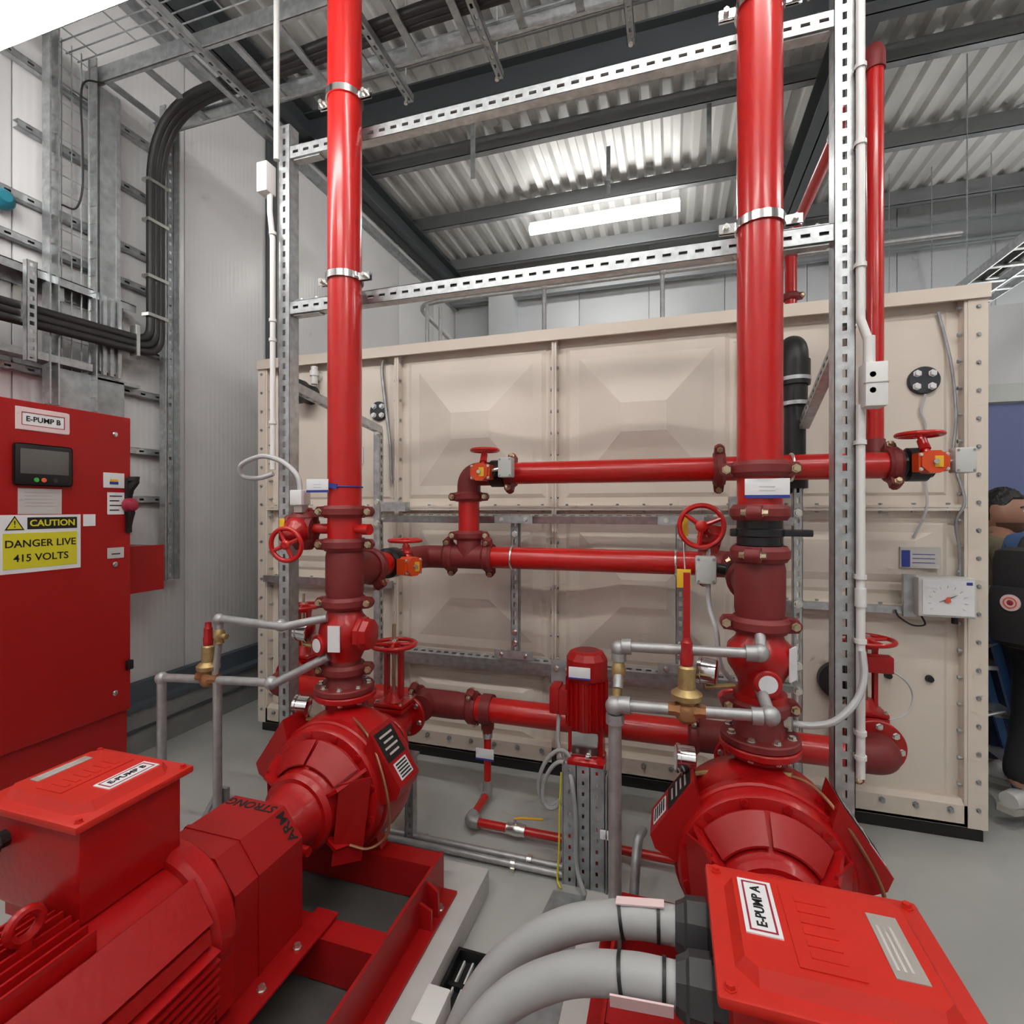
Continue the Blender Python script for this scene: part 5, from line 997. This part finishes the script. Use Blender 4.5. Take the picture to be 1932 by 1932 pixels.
# ================================================================== white conduits on the posts
t = thing('white_conduit', 'white plastic conduit clipped to the right post with a switch box', 'conduit', (.60, 1.95, .65))
P('tube', MB().tube(fillet([(.592, 1.945, 3.9), (.592, 1.945, 2.18), (.615, 1.94, 2.10), (.615, 1.94, 2.02)], .05), .0135, 14), 'white', t); P('tube', MB().tube([(.592, 1.945, 1.90), (.592, 1.945, .68)], .0135, 14), 'white', t)
P('coupler', MB().cyl((.615, 1.94, 2.02), (.615, 1.94, 2.12), .017, n=14), 'white', t); P('coupler', MB().cyl((.592, 1.945, 1.24), (.592, 1.945, 1.30), .017, n=14), 'white', t)
bx = P('switch_box', MB().bbox(.588, .650, 1.885, 1.955, 1.885, 2.025, .004), 'white', t)
for zz in (1.985, 1.935): P('round_knockout', MB().lathe((.608, 1.886, zz), (0,-1,0), [(0, .009), (.001, .009)], 14), 'plate', bx)
P('lid_seam', MB().box(.586, .652, 1.883, 1.9, 1.958, 1.961), 'plate', bx)
for zz in (3.0, 2.75, 2.35, 1.77, 1.33, 1.12, .82, .74): P('saddle', MB().ring((.592, 1.945, zz), (0,0,1), .0138, .018, .014, 16).box(.575, .592, 1.945, 1.962, zz, zz+.014), 'white', t)
T('white_flex', MB().tube(spline([(.590, 1.92, 1.10), (.588, 1.90, 1.02), (.56, 1.88, .95), (.50, 1.86, .89), (.44, 1.86, .866), (.38, 1.87, .86)]), .011, 10), 'wcable', 'pale grey cable curving from the right post conduit to the riser flange', 'cable')
t = thing('white_conduit', 'white plastic conduit running down the left post from the roof', 'conduit', (-1.74, 1.94, 1.8))
P('tube', MB().tube([(-1.73, 1.935, ZR), (-1.73, 1.935, 3.16)], .0135, 12), 'offw', t); P('junction_box', MB().bbox(-1.812, -1.755, 1.90, 1.96, 3.01, 3.145, .004), 'white', t)
P('tube', MB().tube(fillet([(-1.768, 1.935, 3.01), (-1.768, 1.935, 2.93), (-1.752, 1.935, 2.80), (-1.752, 1.935, 1.74)], .1), .0125, 12), 'white', t)
for zz in (2.82, 2.42, 2.33, 1.95): P('saddle', MB().ring((-1.752, 1.935, zz), (0,0,1), .0128, .0165, .014, 16), 'white', t)
# ================================================================== step ladder beyond the tank
t = thing('step_ladder', 'blue step ladder with pale treads standing behind the tank corner', 'ladder', (1.6, 3.42, 0))
def rail(p0, p1, m, name, s, d): b = MB(); p0, p1 = V(p0), V(p1); ax = (p1-p0); b.obox((p0+p1)/2, ax, (1,0,0), ax.cross(V((1,0,0))), ax.length, s, d); return P(name, b, m, t, smooth=False)
LT = 1.12
for yy in (3.31, 3.49): rail((1.80, yy-.02, 0), (1.555, yy, LT), 'lad', 'front_stile', .035, .025); rail((1.47, yy, 0), (1.53, yy, LT), 'lad', 'rear_leg', .03, .02)
for k in range(1, 5):
    f = k/4.6; x = 1.80-.245*f; P('tread', MB().bbox(x-.085, x+.02, 3.295, 3.505, f*LT-.012, f*LT+.012, .004), 'alu', t)
P('top_cap', MB().bbox(1.49, 1.60, 3.28, 3.52, LT, LT+.04, .01), 'alu', t)
for zz in (.45, .8): P('brace', MB().tube([(1.485, 3.30, zz), (1.70-.1*zz, 3.30, zz+.06)], .009, 8), 'alu', t)
# ================================================================== people beyond the tank
def skin_mesh(name, verts, edges, radii, sub=2):
    me = bpy.data.meshes.new(name); me.from_pydata([tuple(v) for v in verts], edges, [])
    o = bpy.data.objects.new(name, me); COL.objects.link(o); m = o.modifiers.new('s', 'SKIN'); m.use_smooth_shade = True
    for i, r in enumerate(radii): me.skin_vertices[0].data[i].radius = (r, r) if not isinstance(r, tuple) else r
    me.skin_vertices[0].data[0].use_root = True
    o.modifiers.new('d', 'SUBSURF').levels = sub; o.modifiers['d'].render_levels = sub
    dg = bpy.context.evaluated_depsgraph_get(); dg.update(); out = bpy.data.meshes.new_from_object(o.evaluated_get(dg)); bpy.data.objects.remove(o)
    b = MB(); b.v = [tuple(v.co) for v in out.vertices]; b.f = [tuple(p.vertices) for p in out.polygons]; bpy.data.meshes.remove(out); return b
HS = 1.12
def head_mesh(c, R, face):
    """head with brow, nose, eye sockets, lips, chin and ears; face = unit direction in the XY plane"""
    c = V(c); f = V((face[0], face[1], 0)).normalized(); s_ = V((0,0,1)).cross(f); b = MB(); n, m = 40, 30; vs = []; fs = []
    for j in range(m+1):
        th = PI*j/m
        for k in range(n):
            a = 2*PI*k/n; d = V((math.sin(th)*math.cos(a), math.sin(th)*math.sin(a), math.cos(th)))   # x = face, y = side
            r = 1.0; x, y_, z = d
            px_, py, pz = x*.098, y_*.076, z*.118
            if z < 0: py *= 1-.28*(-z)**1.3; px_ *= 1-.06*(-z)
            if x > 0:
                px_ += .026*math.exp(-((y_/.16)**2))*math.exp(-(((z+.12)/.16)**2))      # nose
                px_ += .006*math.exp(-((y_/.5)**2))*math.exp(-(((z-.24)/.08)**2))        # brow
                for e in (-.36, .36): px_ -= .010*math.exp(-(((y_-e)/.16)**2))*math.exp(-(((z-.08)/.09)**2))
                px_ += .007*math.exp(-((y_/.28)**2))*math.exp(-(((z+.50)/.07)**2))       # lips
                px_ += .010*math.exp(-((y_/.3)**2))*math.exp(-(((z+.80)/.12)**2))        # chin
            if abs(y_) > .8 and abs(z) < .35 and -.35 < x < .2: py *= 1.10               # ears
            vs.append(c+(f*px_+s_*py+V((0,0,pz)))*HS)
    for j in range(m):
        for k in range(n): fs.append((j*n+k, (j+1)*n+k, (j+1)*n+(k+1) % n, j*n+(k+1) % n))
    return b.add(vs, fs), f, s_
def hair_mesh(c, f, s_, low=-.15):
    c = V(c); b = MB(); n, m = 32, 14; vs = []; fs = []
    for j in range(m+1):
        for k in range(n):
            a = 2*PI*k/n; fr_ = math.cos(a); lim = 1.02 if fr_ > .55 else (1.02+(.55-fr_)*.9 if fr_ > -.5 else 1.97); th = lim*j/m
            d = (math.sin(th)*math.cos(a), math.sin(th)*math.sin(a), math.cos(th)); q = 1.0 if j < m else .93
            w1 = 1+.02*math.sin(a*7+j)+.015*math.sin(a*3-j*2); vs.append(c+(f*d[0]*.104*q*w1+s_*d[1]*.0805*q*w1+V((0,0,d[2]*.131*w1 if d[2] > 0 else d[2]*.118)))*HS)
    for j in range(m):
        for k in range(n): fs.append((j*n+k, (j+1)*n+k, (j+1)*n+(k+1) % n, j*n+(k+1) % n))
    return b.add(vs, fs)
def person(o, face, H, label, top, legs, hairy, beard, torso_face, arm_pose, step):
    o = V(o); k = H/1.75; t = thing('person', label, 'person', o); f = V((torso_face[0], torso_face[1], 0)).normalized(); s_ = V((0,0,1)).cross(f)
    def q(side, fwd, z): return o+s_*side*k+f*fwd*k+V((0,0,z*k))
    hc = q(0, .03, 1.62); hm_, hf, hs = head_mesh(hc, 1, face)
    # one continuous body: pelvis, spine, arms, legs, hands
    vs = [q(0,0,.95), q(0,0,1.12), q(0,0,1.30), q(0,.0,1.44), q(0,.01,1.52), q(0,.015,1.58)]; r = [.13,.12,.14,.10,.055,.05]; e = [(0,1),(1,2),(2,3),(3,4),(4,5)]
    for sg in (-1, 1):
        i = len(vs); a = arm_pose[0 if sg < 0 else 1]
        vs += [q(sg*.17,0,1.41), q(sg*.22,.0+a[0]*.3,1.28), q(sg*.24,a[0],1.12+a[1]*.3), q(sg*.22,a[0]+a[2],.90+a[1]), q(sg*.22,a[0]+a[2]*1.3,.83+a[1])]; r += [.07,.056,.045,.034,.04]; e += [(3,i),(i,i+1),(i+1,i+2),(i+2,i+3),(i+3,i+4)]
        for w_ in (-1, -.4, .3, .9):                          # fingers
            j = len(vs); hx = vs[i+4]; vs += [hx+f*.018*w_*k+V((0,0,-.045)), hx+f*.020*w_*k-s_*sg*.012+V((0,0,-.085+.012*abs(w_)))]; r += [.010, .008]; e += [(i+4, j), (j, j+1)]
        j = len(vs); vs += [vs[i+4]+f*.035*k+V((0,0,-.01)), vs[i+4]+f*.045*k-s_*sg*.02+V((0,0,-.05))]; r += [.011, .009]; e += [(i+4, j), (j, j+1)]
        i = len(vs); st = step*sg
        vs += [q(sg*.10,0,.86), q(sg*.11,.04+st*.45,.49), q(sg*.11,st,.11+max(0,-st)*.55)]; r += [.095,.062,.045]; e += [(0,i),(i,i+1),(i+1,i+2)]
    body = skin_mesh('body', vs, e, r); body.add(hm_.v, hm_.f); P('body', body, 'skin', t)
    P('hair', hair_mesh(hc, hf, hs), 'hair', t)
    if beard:
        bb = MB(); n = 18; vs2 = []; fs2 = []
        for j in range(7):
            z_ = -.40-.54*j/6
            for c_ in range(n+1):
                a = -1.75+3.5*c_/n; d = math.sqrt(max(0, 1-z_*z_)); py = .077*(1-.28*(-z_)**1.3); vs2.append(hc+HS*(hf*(.101*(1-.06*-z_)*d*math.cos(a)+(.013*math.exp(-((a/.5)**2)) if z_ < -.6 else 0))+hs*py*d*math.sin(a)*1.02+V((0,0,z_*.121))))
        for j in range(6):
            for c_ in range(n): fs2.append((j*(n+1)+c_, (j+1)*(n+1)+c_, (j+1)*(n+1)+c_+1, j*(n+1)+c_+1))
        P('beard', bb.add(vs2, fs2), 'beard', t)
    for sg in (-1, 1):
        ec = hc+(hf*.0805+hs*sg*.029+V((0,0,.010)))*HS; P('eye', MB().sphere(ec, .010, 12, 8), 'paper', t); P('iris', MB().sphere(ec+hf*.0065, .0056, 10, 6), 'ink', t)
        P('eyebrow', MB().tube([hc+HS*(hf*.094+hs*sg*.014+V((0,0,.028))), hc+HS*(hf*.088+hs*sg*.032+V((0,0,.033))), hc+HS*(hf*.074+hs*sg*.050+V((0,0,.027)))], .0045, 8), 'hair', t)
    # clothing follows the body
    cv = [q(0,0,.90), q(0,0,1.10), q(0,0,1.30), q(0,0,1.43), q(0,.008,1.49)]; cr = [.150,.142,.160,.115,.072]; ce_ = [(0,1),(1,2),(2,3),(3,4)]
    for sg in (-1, 1):
        i = len(cv); a = arm_pose[0 if sg < 0 else 1]; cv += [q(sg*.17,0,1.41), q(sg*.22,a[0]*.3,1.28), q(sg*.24,a[0],1.12+a[1]*.3), q(sg*.22,a[0]+a[2],.92+a[1])]; cr += [.085,.072,.060,.050]; ce_ += [(3,i),(i,i+1),(i+1,i+2),(i+2,i+3)]
    P('jacket', skin_mesh('jacket', cv, ce_, cr), top, t)
    P('collar', MB().torus(q(0,.012,1.50), (0,-.1,1), .066*k, .016, 24, 8), top, t)
    tv = [q(0,0,.93)]; trr = [.140]; te = []
    for sg in (-1, 1):
        i = len(tv); st = step*sg; tv += [q(sg*.10,0,.85), q(sg*.11,.04+st*.45,.49), q(sg*.11,st,.12+max(0,-st)*.55)]; trr += [.112,.082,.070]; te += [(0,i),(i,i+1),(i+1,i+2)]
    P('trousers', skin_mesh('trousers', tv, te, trr), legs, t)
    for sg in (-1, 1):
        st = step*sg; zl = max(0,-st)*.5; p = q(sg*.11, st, zl); tilt = max(0,-st)*.8
        sh = MB().sphere(p+f*.06+V((0,0,.062)), 1, 18, 10, (.048,.048,.045)); sh.sphere(p+f*.02+V((0,0,.075)), 1, 16, 8, (.05,.05,.065))
        sh.xf(lambda v: v); so = MB().prism([p-f*.085+s_*.035+V((0,0,.002)), p+f*.13+s_*.040+V((0,0,.002)), p+f*.19+V((0,0,.004)), p+f*.13-s_*.040+V((0,0,.002)), p-f*.085-s_*.035+V((0,0,.002))], (0,0,.03))
        up_ = MB().tube([p-f*.06+V((0,0,.06)), p+f*.02+V((0,0,.068)), p+f*.10+V((0,0,.055)), p+f*.165+V((0,0,.040))], [.040,.047,.043,.028], 14)
        def rt(v, p=p, a=tilt):                               # heel raised when striding
            d = V(v)-p; c_, s2 = math.cos(a), math.sin(a); fx = d.dot(f); return V(v)+f*(fx*(c_-1)+d.z*s2*.0)+V((0,0,-fx*s2))
        if tilt: so.xf(rt); up_.xf(rt)
        u_ = P('shoe', up_, 'shoe', t); P('sole', so, 'sole', u_)
    return t, q, f, s_
person((1.785, 3.65, 0), (.82, -.57), 1.66, 'person in a khaki jacket looking right beyond the tank corner', 'khaki', 'denim', True, True, (1, -.15), ((.0, 0, .08), (.05, .05, .1)), .08)
pt, q, f, s_ = person((1.80, 3.13, 0), (.9, .5), 1.70, 'person in a blue shirt wearing a black backpack, cut by the right edge', 'shirt', 'btrou', True, False, (.8, .6), ((.05, .05, .12), (.05, .05, .12)), -.17)
t = thing('backpack', 'black backpack with round badge worn by the person at the right edge', 'backpack', q(0, -.2, 1.0))
c = q(0, -.235, 1.17)
bp = MB(); bp.bbox(-.15, .15, -.075, .075, -.24, .24, .06)
def to_w(b, c): b.v = [tuple(c+s_*v[0]+f*v[1]+V((0,0,v[2]))) for v in b.v]; return b
P('main_bag', to_w(bp, c), 'bag', t); P('front_pocket', to_w(MB().bbox(-.125, .125, -.125, -.07, -.20, .06, .022), c), 'bag', t)
P('side_pocket', to_w(MB().bbox(-.19, -.145, -.05, .05, -.20, -.02, .015), c), 'bag', t)
for sg in (-1, 1): P('strap', MB().tube(spline([c+s_*sg*.09+f*.06+V((0,0,.22)), c+s_*sg*.10+f*.16+V((0,0,.28)), c+s_*sg*.11+f*.36+V((0,0,.18)), c+s_*sg*.14+f*.34+V((0,0,-.02)), c+s_*sg*.15+f*.12+V((0,0,-.16))]), .018, 8), 'bag', t)
P('grab_handle', MB().tube(spline([c+s_*-.05+f*.03+V((0,0,.235)), c+s_*0+f*.02+V((0,0,.275)), c+s_*.05+f*.03+V((0,0,.235))]), .009, 8), 'bag', t)
sd = -f; bd = c+sd*.125+s_*.035+V((0,0,-.01))
bg = P('badge', MB().lathe(bd, sd, [(0, .038), (.006, .038)], 28), 'pinkp', t, 'round cream badge with an orange red emblem'); P('badge_ring', MB().ring(bd+sd*.005, sd, .021, .026, .003, 24), 'redb', bg); P('badge_emblem', MB().lathe(bd+sd*.006, sd, [(0, .013), (.002, .010)], 14), 'redi', bg)
# ================================================================== odds and ends on the floor
t = thing('plastic_crate', 'black slatted plastic crate on the floor between the pumps', 'crate', (-.60, 1.35, 0))
P('crate_base', MB().box(-.70, -.52, 1.0, 1.64, 0, .012), 'black', t)
for xx in (-.70, -.53): P('crate_side', MB().box(xx, xx+.01, 1.0, 1.64, .012, .05), 'black', t)
P('crate_end', MB().box(-.69, -.53, 1.63, 1.64, .012, .05), 'black', t)
for k in range(5): P('slat', MB().box(-.672+k*.03, -.666+k*.03, 1.02, 1.62, .012, .026), 'offw', t)
for k in range(4): P('cross_slat', MB().box(-.69, -.53, 1.1+k*.14, 1.115+k*.14, .012, .030), 'black', t)
T('white_block', MB().bbox(-.705, -.63, 1.30, 1.42, 0.05, .12, .008), 'white', 'white block resting on the black crate at the bottom edge', 'box')
T('floor_patch', MB().prism([(-.46, 2.06, 0), (-.20, 2.06, 0), (-.20, 1.35, 0), (-.50, 1.35, 0), (-.50, 1.7, 0)], (0,0,.002)), 'galvd', 'grey metal cover sheet on the floor in front of the jockey pump', 'cover')
t = thing('pipe_stub', 'short grey pipe with clamp standing beside the drop pipe of the right pump', 'pipe', (-.10, 1.90, 0))
P('tube', MB().tube(fillet([(-.13, 1.78, .10), (-.12, 1.88, .30), (-.115, 1.93, .36), (-.10, 1.98, .36)], .04), .017, 12), 'galvd', t); P('clamp', MB().ring((-.126, 1.82, .17), (0,.45,.9), .0175, .024, .02), 'zinc', t)
